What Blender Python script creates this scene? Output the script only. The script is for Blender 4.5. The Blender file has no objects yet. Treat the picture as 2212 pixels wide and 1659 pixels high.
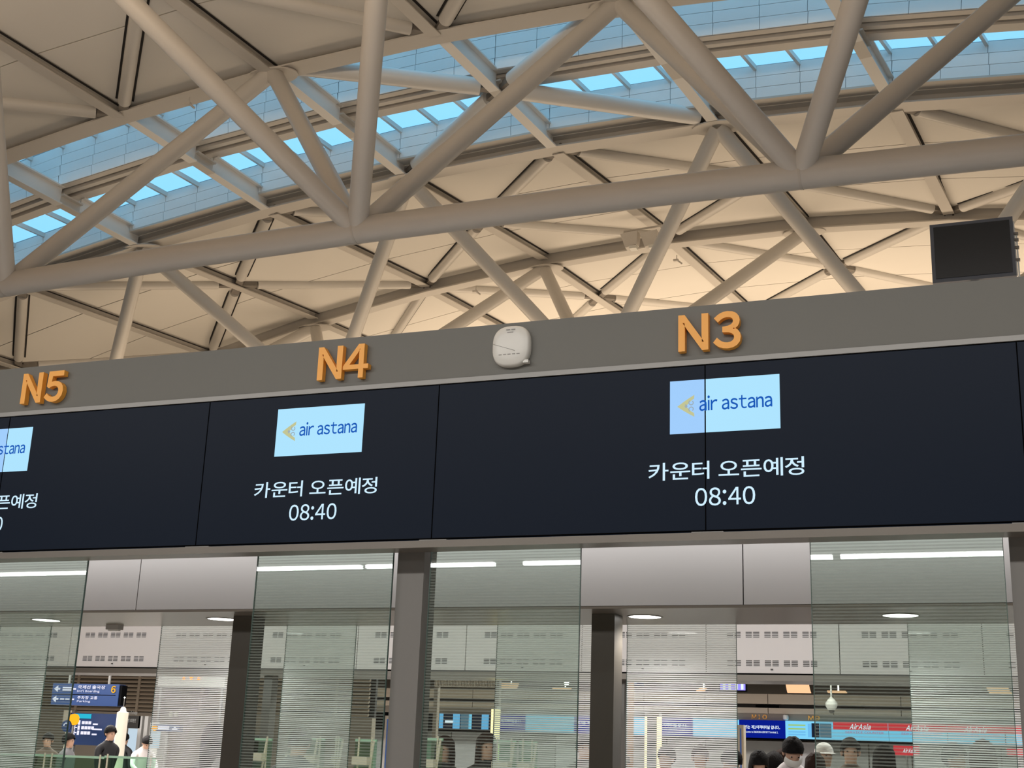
import bpy, bmesh, math, random
from mathutils import Vector, Matrix
random.seed(7)
S = bpy.context.scene
COL = S.collection

# ------------------------------------------------------------------ camera
CZ = 1.40                                   # eye height in metres
FPX, PITCH, YAW, ROLL = 2850.0, 0.281267, 0.382471, 0.037708
_f = Vector((-math.sin(YAW) * math.cos(PITCH), math.cos(YAW) * math.cos(PITCH), math.sin(PITCH)))
_r0 = Vector((math.cos(YAW), math.sin(YAW), 0))
_u0 = _r0.cross(_f)
RIGHT = _r0 * math.cos(ROLL) + _u0 * math.sin(ROLL)
UP = -_r0 * math.sin(ROLL) + _u0 * math.cos(ROLL)
cam_d = bpy.data.cameras.new('camera')
cam_d.sensor_fit = 'HORIZONTAL'
cam_d.sensor_width = 36.0
cam_d.lens = FPX * 36.0 / 2212.0
cam_d.clip_end = 500
cam = bpy.data.objects.new('camera', cam_d)
COL.objects.link(cam)
M3 = Matrix((RIGHT, UP, -_f)).transposed()
cam.matrix_world = Matrix.Translation((0, 0, CZ)) @ M3.to_4x4()
S.camera = cam


def ray(px, py):
    d = _f + RIGHT * ((px - 1106.0) / FPX) - UP * ((py - 829.5) / FPX)
    return d.x / d.y, d.z / d.y


def P(px, py, Y):
    """the point of the vertical plane y = Y that lies behind a pixel of the photograph"""
    a, b = ray(px, py)
    return Vector((a * Y, Y, CZ + b * Y))


# ------------------------------------------------------------------ world, view
W = bpy.data.worlds.new('sky')
S.world = W
W.use_nodes = True
bg = W.node_tree.nodes['Background']
bg.inputs[0].default_value = (0.29, 0.70, 1.0, 1)
bg.inputs[1].default_value = 1.2
S.view_settings.view_transform = 'Standard'
S.view_settings.look = 'None'
S.view_settings.exposure = 0.0
S.view_settings.gamma = 1.0
S.view_settings.use_curve_mapping = False
S.cycles.max_bounces = 7
S.cycles.transparent_max_bounces = 16
S.cycles.diffuse_bounces = 4
S.cycles.glossy_bounces = 3
S.cycles.sample_clamp_indirect = 6.0


def area(name, loc, size, energy, color, up=False, sy=None):
    l = bpy.data.lights.new(name, 'AREA')
    l.shape = 'RECTANGLE'
    l.size = size
    l.size_y = sy or size
    l.energy = energy
    l.color = color
    o = bpy.data.objects.new(name, l)
    COL.objects.link(o)
    o.location = loc
    if up:
        o.rotation_euler = (math.pi, 0, 0)
    return o


WARM = (1.0, 0.765, 0.53)
NEUT = (1.0, 0.95, 0.90)
# indirect lighting of the hall: upward area lights added unseen, one on the island
area('uplight_row_front', (-11, 6.0, 11.2), 28, 3600, WARM, True, 3.0)  # added to wash the near ceiling without lighting the bottom chord
area('uplight_row_island', (-10, 8.6, 3.9), 22, 90, WARM, True, 1.2)
area('uplight_row_middle', (-13, 31.5, 9.2), 32, 860, WARM, True, 4.0)
area('uplight_row_far', (-7, 43, 9.4), 32, 2300, WARM, True, 6.0)
# check-in lighting over the aisle in front of the counters, and over the aisles behind them
area('aisle_light_front', (-4, -5.0, 7.0), 24, 2500, NEUT, False, 1.0)
area('aisle_light_rear', (-8, 16.5, 6.5), 24, 1900, NEUT, False, 2.0)
area('aisle_light_far', (-14, 33.0, 4.35), 30, 3400, NEUT, False, 3.0)
area('aisle_light_left', (-20, 21.5, 4.35), 10, 1400, NEUT, False, 2.0)
# unseen area lights added behind header and bulkhead to brighten bulkhead front and vents
for _n, _y, _z, _e in (('header_back_strip', 5.62, 3.0, 42), ('bulkhead_back_strip', 8.12, 3.05, 130)):
    _o = area(_n, (-4.0, _y, _z), 14, _e, (1.0, 0.97, 0.95), False, 0.12)
    _o.rotation_euler = (math.radians(65), 0, 0)


# ------------------------------------------------------------------ materials
def new_mat(name):
    m = bpy.data.materials.new(name)
    m.use_nodes = True
    nt = m.node_tree
    return m, nt, nt.nodes['Principled BSDF']


def mat(name, col, rough=0.5, metal=0.0, var=0.06, scale=3.0, bump=0.0, spec=0.5, emit=None, es=0.0):
    m, nt, b = new_mat(name)
    b.inputs['Roughness'].default_value = rough
    b.inputs['Metallic'].default_value = metal
    b.inputs['Specular IOR Level'].default_value = spec
    tc = nt.nodes.new('ShaderNodeTexCoord')
    nz = nt.nodes.new('ShaderNodeTexNoise')
    nz.inputs['Scale'].default_value = scale
    nz.inputs['Detail'].default_value = 3
    nt.links.new(tc.outputs['Object'], nz.inputs['Vector'])
    rp = nt.nodes.new('ShaderNodeValToRGB')
    rp.color_ramp.elements[0].color = tuple(c * (1 - var) for c in col) + (1,)
    rp.color_ramp.elements[1].color = tuple(min(1, c * (1 + var)) for c in col) + (1,)
    nt.links.new(nz.outputs['Fac'], rp.inputs['Fac'])
    nt.links.new(rp.outputs['Color'], b.inputs['Base Color'])
    if bump:
        bp = nt.nodes.new('ShaderNodeBump')
        bp.inputs['Strength'].default_value = bump
        bp.inputs['Distance'].default_value = 0.02
        nt.links.new(nz.outputs['Fac'], bp.inputs['Height'])
        nt.links.new(bp.outputs['Normal'], b.inputs['Normal'])
    if emit:
        b.inputs['Emission Color'].default_value = tuple(emit) + (1,)
        b.inputs['Emission Strength'].default_value = es
    return m


def emis(name, col, strength=1.0):
    m = bpy.data.materials.new(name)
    m.use_nodes = True
    nt = m.node_tree
    nt.nodes.clear()
    e = nt.nodes.new('ShaderNodeEmission')
    e.inputs[0].default_value = tuple(col) + (1,)
    e.inputs[1].default_value = strength
    o = nt.nodes.new('ShaderNodeOutputMaterial')
    nt.links.new(e.outputs[0], o.inputs[0])
    return m


def glass_mat(name, tint=(0.93, 0.98, 0.955), stripe=0.0, pitch=0.0127, duty=0.5, white=(0.86, 0.90, 0.88), base_refl=0.05):
    """thin clear glass; optionally with a printed film of fine horizontal frosted lines"""
    m = bpy.data.materials.new(name)
    m.use_nodes = True
    nt = m.node_tree
    nt.nodes.clear()
    N, L = nt.nodes.new, nt.links.new
    out = N('ShaderNodeOutputMaterial')
    tr = N('ShaderNodeBsdfTransparent')
    tr.inputs[0].default_value = tuple(tint) + (1,)
    gl = N('ShaderNodeBsdfGlossy')
    gl.inputs['Roughness'].default_value = 0.0
    lw = N('ShaderNodeLayerWeight')
    lw.inputs['Blend'].default_value = 0.5
    pw = N('ShaderNodeMath')
    pw.operation = 'POWER'
    pw.inputs[1].default_value = 5
    L(lw.outputs['Facing'], pw.inputs[0])
    ma = N('ShaderNodeMath')
    ma.operation = 'MULTIPLY_ADD'
    ma.inputs[1].default_value = 1 - base_refl
    ma.inputs[2].default_value = base_refl
    L(pw.outputs[0], ma.inputs[0])
    mx = N('ShaderNodeMixShader')
    L(ma.outputs[0], mx.inputs[0])
    last = tr.outputs[0]
    if stripe > 0:
        df = N('ShaderNodeBsdfDiffuse')
        df.inputs[0].default_value = tuple(white) + (1,)
        tl = N('ShaderNodeBsdfTranslucent')
        tl.inputs[0].default_value = tuple(white) + (1,)
        m2 = N('ShaderNodeMixShader')
        m2.inputs[0].default_value = 0.5
        L(df.outputs[0], m2.inputs[1])
        L(tl.outputs[0], m2.inputs[2])
        ge = N('ShaderNodeNewGeometry')
        sp = N('ShaderNodeSeparateXYZ')
        L(ge.outputs['Position'], sp.inputs[0])
        dv = N('ShaderNodeMath')
        dv.operation = 'DIVIDE'
        dv.inputs[1].default_value = pitch
        L(sp.outputs['Z'], dv.inputs[0])
        fr = N('ShaderNodeMath')
        fr.operation = 'FRACT'
        L(dv.outputs[0], fr.inputs[0])
        lt = N('ShaderNodeMath')
        lt.operation = 'LESS_THAN'
        lt.inputs[1].default_value = duty
        L(fr.outputs[0], lt.inputs[0])
        ml = N('ShaderNodeMath')
        ml.operation = 'MULTIPLY'
        ml.inputs[1].default_value = stripe
        L(lt.outputs[0], ml.inputs[0])
        m3 = N('ShaderNodeMixShader')
        L(ml.outputs[0], m3.inputs[0])
        L(tr.outputs[0], m3.inputs[1])
        L(m2.outputs[0], m3.inputs[2])
        last = m3.outputs[0]
    L(last, mx.inputs[1])
    L(gl.outputs[0], mx.inputs[2])
    L(mx.outputs[0], out.inputs[0])
    return m


MT = dict(
    tube=mat('painted_steel_tube', (0.60, 0.575, 0.54), 0.38, 0, 0.03, 1.0),
    steel=mat('painted_steel_beam', (0.56, 0.53, 0.49), 0.45, 0, 0.04, 1.0),
    white_steel=mat('white_painted_steel', (0.72, 0.71, 0.69), 0.3, 0, 0.03, 1.0),
    dark_steel=mat('shaded_gusset_steel', (0.20, 0.18, 0.16), 0.6, 0, 0.2, 6.0),  # dark steel of gussets, spine cap and monitor knobs
    slot=mat('black_slot_lining', (0.012, 0.01, 0.01), 0.9, 0, 0.1, 2.0),  # black for brace slots and for the painted shadow beside purlins
    ceil=mat('ceiling_panel_cream', (0.68, 0.655, 0.61), 0.75, 0, 0.035, 0.35),
    deck=mat('roof_deck', (0.30, 0.26, 0.22), 0.9, 0, 0.05, 0.5),
    tile=mat('skylight_wall_tile', (0.82, 0.84, 0.85), 0.4, 0, 0.04, 0.8),
    tilejoint=mat('skylight_wall_joint', (0.30, 0.33, 0.36), 0.8, 0, 0.05, 1.0),
    fascia=mat('grey_fascia_paint', (0.150, 0.151, 0.137), 0.55, 0, 0.03, 2.0, 0.02),
    trim=mat('grey_aluminium_trim', (0.26, 0.26, 0.25), 0.35, 0.1, 0.03, 3.0),
    ledge=mat('brushed_ledge_metal', (0.17, 0.155, 0.135), 0.35, 0.3, 0.06, 4.0),
    screen=mat('dark_display_glass', (0.002, 0.003, 0.005), 0.35, 0, 0.02, 2.0, 0, 0.08, (0.22, 0.42, 0.85), 0.015),
    bezel=mat('display_bezel', (0.002, 0.002, 0.0025), 0.7, spec=0.03),
    card=emis('logo_card_light', (0.43, 0.78, 1.0), 1.0),
    card2=emis('logo_card_light_dim', (0.36, 0.62, 0.98), 1.0),
    textw=emis('display_text_white', (0.62, 0.84, 1.0), 1.05),
    blue=emis('logo_blue', (0.01, 0.10, 0.48), 1.0),
    gold=emis('logo_gold', (0.55, 0.56, 0.30), 1.0),
    goldg=emis('logo_scroll_grey', (0.34, 0.42, 0.48), 1.0),
    orange=mat('orange_sign_letter', (0.95, 0.43, 0.06), 0.4, 0, 0.02, 4.0),
    plastic=mat('white_plastic', (0.72, 0.72, 0.68), 0.35, 0, 0.02, 6.0),
    greyprint=mat('grey_print', (0.34, 0.33, 0.32), 0.6),
    black=mat('black_plastic', (0.012, 0.012, 0.012), 0.4),
    monitor=mat('monitor_frame', (0.055, 0.06, 0.075), 0.45),
    monscreen=mat('unlit_monitor_glass', (0.010, 0.010, 0.010), 0.25, 0, 0.3, 20),
    post=mat('grey_post_paint', (0.17, 0.165, 0.155), 0.5, 0, 0.03, 2.0),
    darkpost=mat('bronze_post_paint', (0.075, 0.066, 0.052), 0.45, 0, 0.05, 2.0),
    satin=mat('satin_metal_panel', (0.62, 0.61, 0.61), 0.33, 0.55, 0.04, 1.2),
    soffit=mat('glossy_bronze_soffit', (0.21, 0.185, 0.155), 0.28, 0.2, 0.08, 2.0),
    vent=mat('white_vent_panel', (0.74, 0.73, 0.74), 0.5, 0, 0.02, 2.0),
    ventslot=mat('vent_slot_dark', (0.10, 0.10, 0.10), 0.8),
    glass=glass_mat('clear_green_glass', (0.90, 0.965, 0.935)),
    gedge=mat('glass_edge_green', (0.06, 0.11, 0.095), 0.2, 0, 0.2, 5.0),
    gfront=glass_mat('front_lined_glass', (0.88, 0.945, 0.915), 0.17, 0.0127, 0.45, (0.60, 0.66, 0.63), 0.07),
    grear=glass_mat('rear_lined_glass', (0.95, 0.985, 0.97), 0.88, 0.0127, 0.58, (0.92, 0.93, 0.93), 0.04),
    skyglass=glass_mat('skylight_glass', (0.97, 0.99, 1.0), 0, base_refl=0.03),
    lamp=emis('lamp_diffuser', (1.0, 0.97, 0.92), 6.0),
    led=emis('linear_led', (1.0, 0.99, 0.98), 26.0),
    floor=mat('polished_granite', (0.34, 0.32, 0.30), 0.25, 0, 0.1, 6.0),
    wall=mat('hall_wall_beige', (0.50, 0.46, 0.41), 0.7, 0, 0.05, 0.6),
)

# ------------------------------------------------------------------ mesh helpers
class MB:
    def __init__(self):
        self.v, self.f = [], []

    def add(self, vs, fs):
        n = len(self.v)
        self.v += [tuple(v) for v in vs]
        self.f += [tuple(i + n for i in f) for f in fs]
        return self

    def box(self, a, b):
        x0, y0, z0 = a
        x1, y1, z1 = b
        return self.add([(x0, y0, z0), (x1, y0, z0), (x1, y1, z0), (x0, y1, z0), (x0, y0, z1), (x1, y0, z1), (x1, y1, z1), (x0, y1, z1)],
                        [(0, 3, 2, 1), (4, 5, 6, 7), (0, 1, 5, 4), (1, 2, 6, 5), (2, 3, 7, 6), (3, 0, 4, 7)])

    def tube(self, p0, p1, r0, r1=None, n=20, caps=True):
        p0, p1 = Vector(p0), Vector(p1)
        r1 = r0 if r1 is None else r1
        d = (p1 - p0).normalized()
        a = d.orthogonal().normalized()
        b = d.cross(a)
        vs = []
        for p, r in ((p0, r0), (p1, r1)):
            for i in range(n):
                t = 2 * math.pi * i / n
                vs.append(p + a * (r * math.cos(t)) + b * (r * math.sin(t)))
        fs = [(i, (i + 1) % n, n + (i + 1) % n, n + i) for i in range(n)]
        if caps:
            fs += [tuple(reversed(range(n))), tuple(range(n, 2 * n))]
        return self.add(vs, fs)

    def path(self, pts, r, n=20):
        """round tube through a list of points"""
        pts = [Vector(p) for p in pts]
        vs = []
        up = Vector((0, 1, 0))
        for i, p in enumerate(pts):
            d = (pts[min(i + 1, len(pts) - 1)] - pts[max(i - 1, 0)]).normalized()
            a = d.cross(up)
            if a.length < 1e-4:
                a = d.orthogonal()
            a.normalize()
            b = d.cross(a)
            for j in range(n):
                t = 2 * math.pi * j / n
                vs.append(p + a * (r * math.cos(t)) + b * (r * math.sin(t)))
        fs = []
        for i in range(len(pts) - 1):
            for j in range(n):
                fs.append((i * n + j, i * n + (j + 1) % n, (i + 1) * n + (j + 1) % n, (i + 1) * n + j))
        fs += [tuple(reversed(range(n))), tuple(range((len(pts) - 1) * n, len(pts) * n))]
        return self.add(vs, fs)

    def sweep(self, prof, pts, up=(0, 0, 1)):
        """closed profile [(side, up)] carried along a polyline; side is to the right of travel"""
        pts = [Vector(p) for p in pts]
        up = Vector(up)
        n = len(prof)
        vs = []
        for i, p in enumerate(pts):
            d = (pts[min(i + 1, len(pts) - 1)] - pts[max(i - 1, 0)]).normalized()
            s = d.cross(up).normalized()
            w = s.cross(d)
            for a, b in prof:
                vs.append(p + s * a + w * b)
        fs = []
        for i in range(len(pts) - 1):
            for j in range(n):
                fs.append((i * n + j, (i + 1) * n + j, (i + 1) * n + (j + 1) % n, i * n + (j + 1) % n))
        fs += [tuple(range(n)), tuple(reversed(range((len(pts) - 1) * n, len(pts) * n)))]
        return self.add(vs, fs)

    def prism(self, poly, y0, y1):
        """polygon in x,z between two y planes"""
        n = len(poly)
        vs = [(x, y0, z) for x, z in poly] + [(x, y1, z) for x, z in poly]
        fs = [(i, (i + 1) % n, n + (i + 1) % n, n + i) for i in range(n)]
        fs += [tuple(reversed(range(n))), tuple(range(n, 2 * n))]
        return self.add(vs, fs)

    def lathe(self, prof, c=(0, 0, 0), n=20):
        """profile [(r, z)] turned about the vertical through c"""
        c = Vector(c)
        m = len(prof)
        vs = []
        for i in range(n):
            t = 2 * math.pi * i / n
            for r, z in prof:
                vs.append(c + Vector((r * math.cos(t), r * math.sin(t), z)))
        fs = []
        for i in range(n):
            for j in range(m - 1):
                a, b = i * m + j, ((i + 1) % n) * m + j
                fs.append((a, b, b + 1, a + 1))
        return self.add(vs, fs)

    def mesh(self, name, smooth=False):
        me = bpy.data.meshes.new(name)
        me.from_pydata(self.v, [], self.f)
        me.validate()
        bm = bmesh.new()
        bm.from_mesh(me)
        bmesh.ops.recalc_face_normals(bm, faces=bm.faces)
        bm.to_mesh(me)
        bm.free()
        if smooth:
            me.polygons.foreach_set('use_smooth', [True] * len(me.polygons))
            try:
                me.set_sharp_from_angle(angle=math.radians(40))
            except Exception:
                pass
        return me

    def build(self, name, m, parent=None, smooth=False):
        return link(name, self.mesh(name, smooth), m, parent)


def link(name, me, m=None, parent=None):
    o = bpy.data.objects.new(name, me)
    COL.objects.link(o)
    if m is not None and me is not None:
        mm = MT[m] if isinstance(m, str) else m
        if not me.materials:
            me.materials.append(mm)
    if parent is not None:
        o.parent = parent
        o.matrix_parent_inverse = Matrix.Translation(-parent.location) if parent.type == 'EMPTY' and parent.parent is None else Matrix.Identity(4)
    return o


def tag(o, label, cat, group=None, kind=None):
    o['label'] = label
    if cat:
        o['category'] = cat
    if group:
        o['group'] = group
    if kind:
        o['kind'] = kind
    return o


def thing(name, label, cat, loc=(0, 0, 0), group=None):
    o = bpy.data.objects.new(name, None)
    o.empty_display_size = 0.1
    COL.objects.link(o)
    o.location = loc
    return tag(o, label, cat, group)


def struct(o, label=None):
    o['kind'] = 'structure'
    if label:
        o['label'] = label
    return o


def vert(*a):
    return Vector(a)


# ------------------------------------------------------------------ lettering
_gc = {}


SAFE = {'4': 0.55, 't': 0.4}


def glyph(ch, off):
    """outline of one character, in em units: (verts, faces, xmin, xmax)"""
    key = (ch, off)
    if key in _gc:
        return _gc[key]
    c = bpy.data.curves.new('g', 'FONT')
    o_ = ord(ch)
    c.body = chr(o_ + 0xFEE0) if 33 <= o_ <= 126 else ch
    c.size = 1.0
    c.resolution_u = 4
    c.offset = off * SAFE.get(ch, 1.0)
    ob = bpy.data.objects.new('g', c)
    COL.objects.link(ob)
    dg = bpy.context.evaluated_depsgraph_get()
    me = bpy.data.meshes.new_from_object(ob.evaluated_get(dg))
    vs = [v.co.copy() for v in me.vertices]
    fs = [tuple(p.vertices) for p in me.polygons]
    bpy.data.objects.remove(ob)
    bpy.data.curves.remove(c)
    bpy.data.meshes.remove(me)
    xs = [v.x for v in vs] or [0, 0.3]
    _gc[key] = (vs, fs, min(xs), max(xs))
    return _gc[key]


def text_mb(s, x0, x1, z0, z1, y, off=0.0, gap=0.10, space=0.28, depth=0.0, lean=0.0):
    """flat lettering filling the box x0..x1, z0..z1 on the plane y, readable from -y"""
    pts, fs, x = [], [], 0.0
    for ch in s:
        if ch == ' ':
            x += space
            continue
        v, f, a, b = glyph(ch, off)
        n = len(pts)
        pts += [(p.x - a + x, p.y) for p in v]
        fs += [tuple(i + n for i in q) for q in f]
        x += (b - a) + gap
    xs = [p[0] for p in pts]
    zs = [p[1] for p in pts]
    sx = (x1 - x0) / (max(xs) - min(xs))
    sz = (z1 - z0) / (max(zs) - min(zs))
    mb = MB()
    base = [(x0 + (p[0] - min(xs)) * sx + lean * (p[1] - min(zs)) * sz, y, z0 + (p[1] - min(zs)) * sz) for p in pts]
    if depth <= 0:
        return mb.add(base, fs)
    n = len(base)
    back = [(a, y + depth, c) for a, b, c in base]
    edge = {}
    for q in fs:
        for i in range(len(q)):
            e = (q[i], q[(i + 1) % len(q)])
            edge[e] = 1
    side = [(a, b, b + n, a + n) for (a, b) in edge if (b, a) not in edge]
    return mb.add(base + back, list(fs) + [tuple(reversed([i + n for i in q])) for q in fs] + side)


# outline every character once, while the scene is still empty
for _s, _o in (('air astana', .012), ('카운터 오픈예정08:40', .007), ('N345', .028), ('M109', .02), ('여기는 제1여객터미널 입니다.Welcome to INCHEON AIRPORT Terminal 1.', .02),
               ('AirAsia', .03), ('SERVICE COUNTER', .01), ("국제선 출국장Int'l Boarding주차장 교통Parking6", .02), ('Currency Exchange환전 은행 외화환전', .02), ('IVI', .05)):
    for _c in _s:
        if _c != ' ':
            glyph(_c, _o)


# ------------------------------------------------------------------ the shell of the hall
fl = struct(MB().box((-62, -26, -0.2), (34, 72, 0.0)).build('floor', 'floor'))
for nm, a, b in (('wall_left', (-62.4, -26, 0), (-62, 72, 19)), ('wall_right', (34, -26, 0), (34.4, 72, 19)),
                 ('wall_front', (-62, -26.4, 0), (34, -26, 19)), ('wall_back', (-62, 72, 0), (34, 72.4, 19))):
    struct(MB().box(a, b).build(nm, 'wall'))

# ------------------------------------------------------------------ roof grid
SP = 4.0                                       # node spacing along a truss


class Chord:
    def __init__(self, Y, k0, zp, kp, a):
        self.Y, self.k0, self.zp, self.kp, self.a = Y, k0, zp, kp, a

    def p(self, k, dz=0.0, dy=0.0):
        # straight between the nodes, like the real beam segments
        def zz(q):
            q = max(-3.5, min(9.5, q))
            return self.zp - self.a * (q - self.kp) ** 2
        k_ = math.floor(k + 1e-6)
        t = k - k_
        z = zz(k_) * (1 - t) + zz(k_ + 1) * t if t > 1e-5 else zz(k_)
        return Vector(((k - self.k0) * SP, self.Y + dy, CZ + z + dz))


cZ = Chord(14.0, 5.95, 14.9, 3.4, 0.115)
cA = Chord(22.35, 5.75, 14.95, 3.4, 0.115)
cB = Chord(27.59, 5.54, 14.60, 3.7, 0.0915)
cC = Chord(35.94, 5.38, 15.25, 3.55, 0.12)
cD = Chord(44.7, 5.20, 15.7, 3.5, 0.12)
b1 = Chord(19.62, 5.76, 9.28, 4.2, 0.026)
b2 = Chord(31.8, 5.6, 9.85, 4.0, 0.03)
cN = Chord(-26.0, 6.6, 15.2, 3.4, 0.115)
cF = Chord(72.0, 4.6, 15.9, 3.5, 0.12)


def ibeam(w, h, t=0.05, z0=0.0):
    a, b = w / 2, t / 2
    return [(-a, z0), (a, z0), (a, z0 + t), (b, z0 + t), (b, z0 + h - t), (a, z0 + h - t), (a, z0 + h), (-a, z0 + h),
            (-a, z0 + h - t), (-b, z0 + h - t), (-b, z0 + t), (-a, z0 + t)]


def rect(w, h, z0=0.0):
    return [(-w / 2, z0), (w / 2, z0), (w / 2, z0 + h), (-w / 2, z0 + h)]


def mix(a, b, t):
    return a * (1 - t) + b * t


PO = {}                                         # height of the ceiling panels over the node line, per chord


def bay_surface(mb, c0, c1, k0, k1, d0, d1):
    for k in range(k0, k1):
        q = [c0.p(k, d0), c0.p(k + 1, d0), c1.p(k + 1, d1), c1.p(k, d1)]
        mb.add(q + [v + Vector((0, 0, 0.1)) for v in q], [(0, 1, 2, 3), (4, 7, 6, 5), (0, 4, 5, 1), (1, 5, 6, 2), (2, 6, 7, 3), (3, 7, 4, 0)])


DZ_ZA = (-0.03, -0.03)
DZ_BC = (0.06, 0.34)
DZ_CD = (0.28, 0.34)
deck = MB()
for c0, c1, d in ((cN, cZ, (0, 0)), (cZ, cA, DZ_ZA), (cB, cC, DZ_BC), (cC, cD, DZ_CD), (cD, cF, (.3, .3))):
    bay_surface(deck, c0, c1, -10, 14, d[0] + 0.22, d[1] + 0.22)
bay_surface(deck, cA, cB, -10, -5, 0.3, 0.3)
bay_surface(deck, cA, cB, 8, 14, 0.3, 0.3)
ceiling = struct(deck.build('ceiling', 'deck'), 'vaulted hall ceiling of cream panels above the trusses')


def ceiling_bays(c0, c1, k0, k1, rows, d, e=0.1):
    W_ = (c1.Y - c0.Y)
    g, ga = 0.018, 0.012 / SP
    for k in range(k0, k1):
        for r in range(rows):
            t0, t1 = r / rows, (r + 1) / rows
            a0, a1 = t0 + (g / W_ if r else e / W_), t1 - (g / W_ if r < rows - 1 else e / W_)
            ka, kb = k + ga, k + 1 - ga
            q = [mix(c0.p(ka, d[0]), c1.p(ka, d[1]), a0), mix(c0.p(kb, d[0]), c1.p(kb, d[1]), a0),
                 mix(c0.p(kb, d[0]), c1.p(kb, d[1]), a1), mix(c0.p(ka, d[0]), c1.p(ka, d[1]), a1)]
            mb = MB().add(q + [v + Vector((0, 0, 0.04)) for v in q], [(0, 1, 2, 3), (4, 7, 6, 5), (0, 4, 5, 1), (1, 5, 6, 2), (2, 6, 7, 3), (3, 7, 4, 0)])
            mb.build('ceiling_panel', 'ceil', ceiling)


ceiling_bays(cZ, cA, -1, 7, 3, DZ_ZA)
ceiling_bays(cB, cC, -3, 8, 3, DZ_BC)
ceiling_bays(cC, cD, -3, 8, 3, DZ_CD)


def chord_obj(c, k0, k1, name, parent, w=0.46, z0=-0.08, h=0.30, m='steel'):
    return MB().sweep(ibeam(w, h, 0.04, z0), [c.p(k) for k in range(k0, k1 + 1)]).build(name, m, parent)


def brace(p0, p1, parent, r=0.15, s0=0.6, s1=0.6, slot=False, m='tube', lift=0.06):
    d = (p1 - p0).normalized()
    a, b = p0 + d * s0, p1 - d * s1
    o = MB().tube(a, b, r, n=18).build('brace_tube', m, parent, True)
    for e, q in ((a, p0), (b, p1)):
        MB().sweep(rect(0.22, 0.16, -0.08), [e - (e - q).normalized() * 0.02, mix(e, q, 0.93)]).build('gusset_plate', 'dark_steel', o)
    if slot:
        side = d.cross(Vector((0, 0, 1))).normalized() * (r + 0.03)
        for sg in (-1, 1):
            MB().sweep(rect(0.05, 0.012, lift - 0.022), [a + side * sg, b + side * sg]).build('brace_slot', 'slot', o)
    return o


def purlins(c0, c1, k0, k1, parent, d, w=0.30):
    for k in range(k0, k1 + 1):
        p0, p1 = c0.p(k, d[0] - 0.19, 0.12), c1.p(k, d[1] - 0.19, -0.12)
        o = MB().sweep(ibeam(w, 0.22, 0.03), [p0, p1]).build('purlin', 'steel', parent)
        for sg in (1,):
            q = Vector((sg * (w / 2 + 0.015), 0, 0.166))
            MB().sweep(rect(0.06, 0.014), [p0 + q, p1 + q]).build('purlin_slot', 'slot', o)  # dark strip standing in for the shadow on the purlin's right side


def xbraces(c0, c1, ks, parent, d):
    """cross bracing lying in the ceiling; ks are the even purlins at whose middle the tubes meet"""
    l = -0.06
    for k in ks:
        mid = mix(c0.p(k, d[0] + l), c1.p(k, d[1] + l), 0.5)
        brace(c0.p(k + 1, d[0] + l), mid, parent, slot=True)
        brace(c1.p(k - 1, d[1] + l), mid, parent, slot=True)
        brace(c0.p(k - 1, d[0] + l), mid, parent)
        brace(c1.p(k + 1, d[1] + l), mid, parent)


def webs(bc, tops, ks, parent, r=0.19):
    """tubes from every odd bottom node to the even top nodes on each side"""
    for k in ks:
        for c in tops:
            for j in (k - 1, k + 1):
                e = c.p(j, -0.10)
                MB().tube(bc.p(k), e, r, n=22).build('web_tube', 'tube', parent, True)
    js = sorted({j for k in ks for j in (k - 1, k + 1)})
    for c in tops:
        for j in js:
            p = c.p(j, -0.215 if c in (cZ, cA) else -0.125)
            n = 20
            pl = [(p.x + 0.62 * math.cos(t) * (1 if abs(math.cos(t)) > 0 else 1), p.y + 0.36 * math.sin(t)) for t in [2 * math.pi * i / n for i in range(n)]]
            mb = MB().add([(x, y, p.z) for x, y in pl] + [(x, y, p.z + 0.03) for x, y in pl],
                          [tuple(range(n)), tuple(range(n, 2 * n))] + [(i, (i + 1) % n, n + (i + 1) % n, n + i) for i in range(n)])
            mb.build('node_plate', 'steel', parent)


t1 = thing('roof_truss', 'triangular tubular roof truss whose thick bottom chord crosses below the skylight', 'truss', (-10, 19.6, 10))
chord_obj(cZ, -2, 8, 'top_chord', t1, 0.5, -0.18, 0.34)
chord_obj(cA, -4, 8, 'top_chord', t1, 0.5, -0.18, 0.34)
MB().path([b1.p(k / 2) for k in range(-6, 18)], 0.245, 28).build('bottom_chord', 'tube', t1, True)
webs(b1, (cZ, cA), (-1, 1, 3, 5, 7), t1)
purlins(cZ, cA, -1, 7, t1, DZ_ZA)
xbraces(cZ, cA, (0, 2, 4, 6), t1, DZ_ZA)
# seam band on the chord at each lower node
for k in (1, 3, 5):
    p = b1.p(k)
    MB().tube(p - Vector((0.02, 0, 0)), p + Vector((0.02, 0, 0)), 0.252, n=28).build('weld_band', 'steel', t1, True)

t2 = thing('roof_truss', 'tubular roof truss beyond the skylight, its slanting tubes dropping behind the counter header', 'truss', (-10, 31.8, 10))
chord_obj(cB, -4, 8, 'top_chord', t2, 0.46, -0.09, 0.30)
chord_obj(cC, -4, 8, 'top_chord', t2, 0.40, -0.06, 0.50)
MB().path([b2.p(k / 2) for k in range(-6, 18)], 0.245, 20).build('bottom_chord', 'tube', t2, True)
webs(b2, (cB, cC), (-1, 1, 3, 5, 7), t2)
purlins(cB, cC, -3, 8, t2, DZ_BC)
xbraces(cB, cC, (-2, 0, 2, 4, 6), t2, DZ_BC)

t3 = thing('roof_truss', 'farthest strip of roof framing with crossed tubes low over the counter header', 'truss', (-10, 40, 14))
chord_obj(cD, -4, 8, 'top_chord', t3, 0.40, -0.06, 0.50)
purlins(cC, cD, -3, 8, t3, DZ_CD)
xbraces(cC, cD, (-2, 0, 2, 4, 6), t3, DZ_CD)

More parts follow.
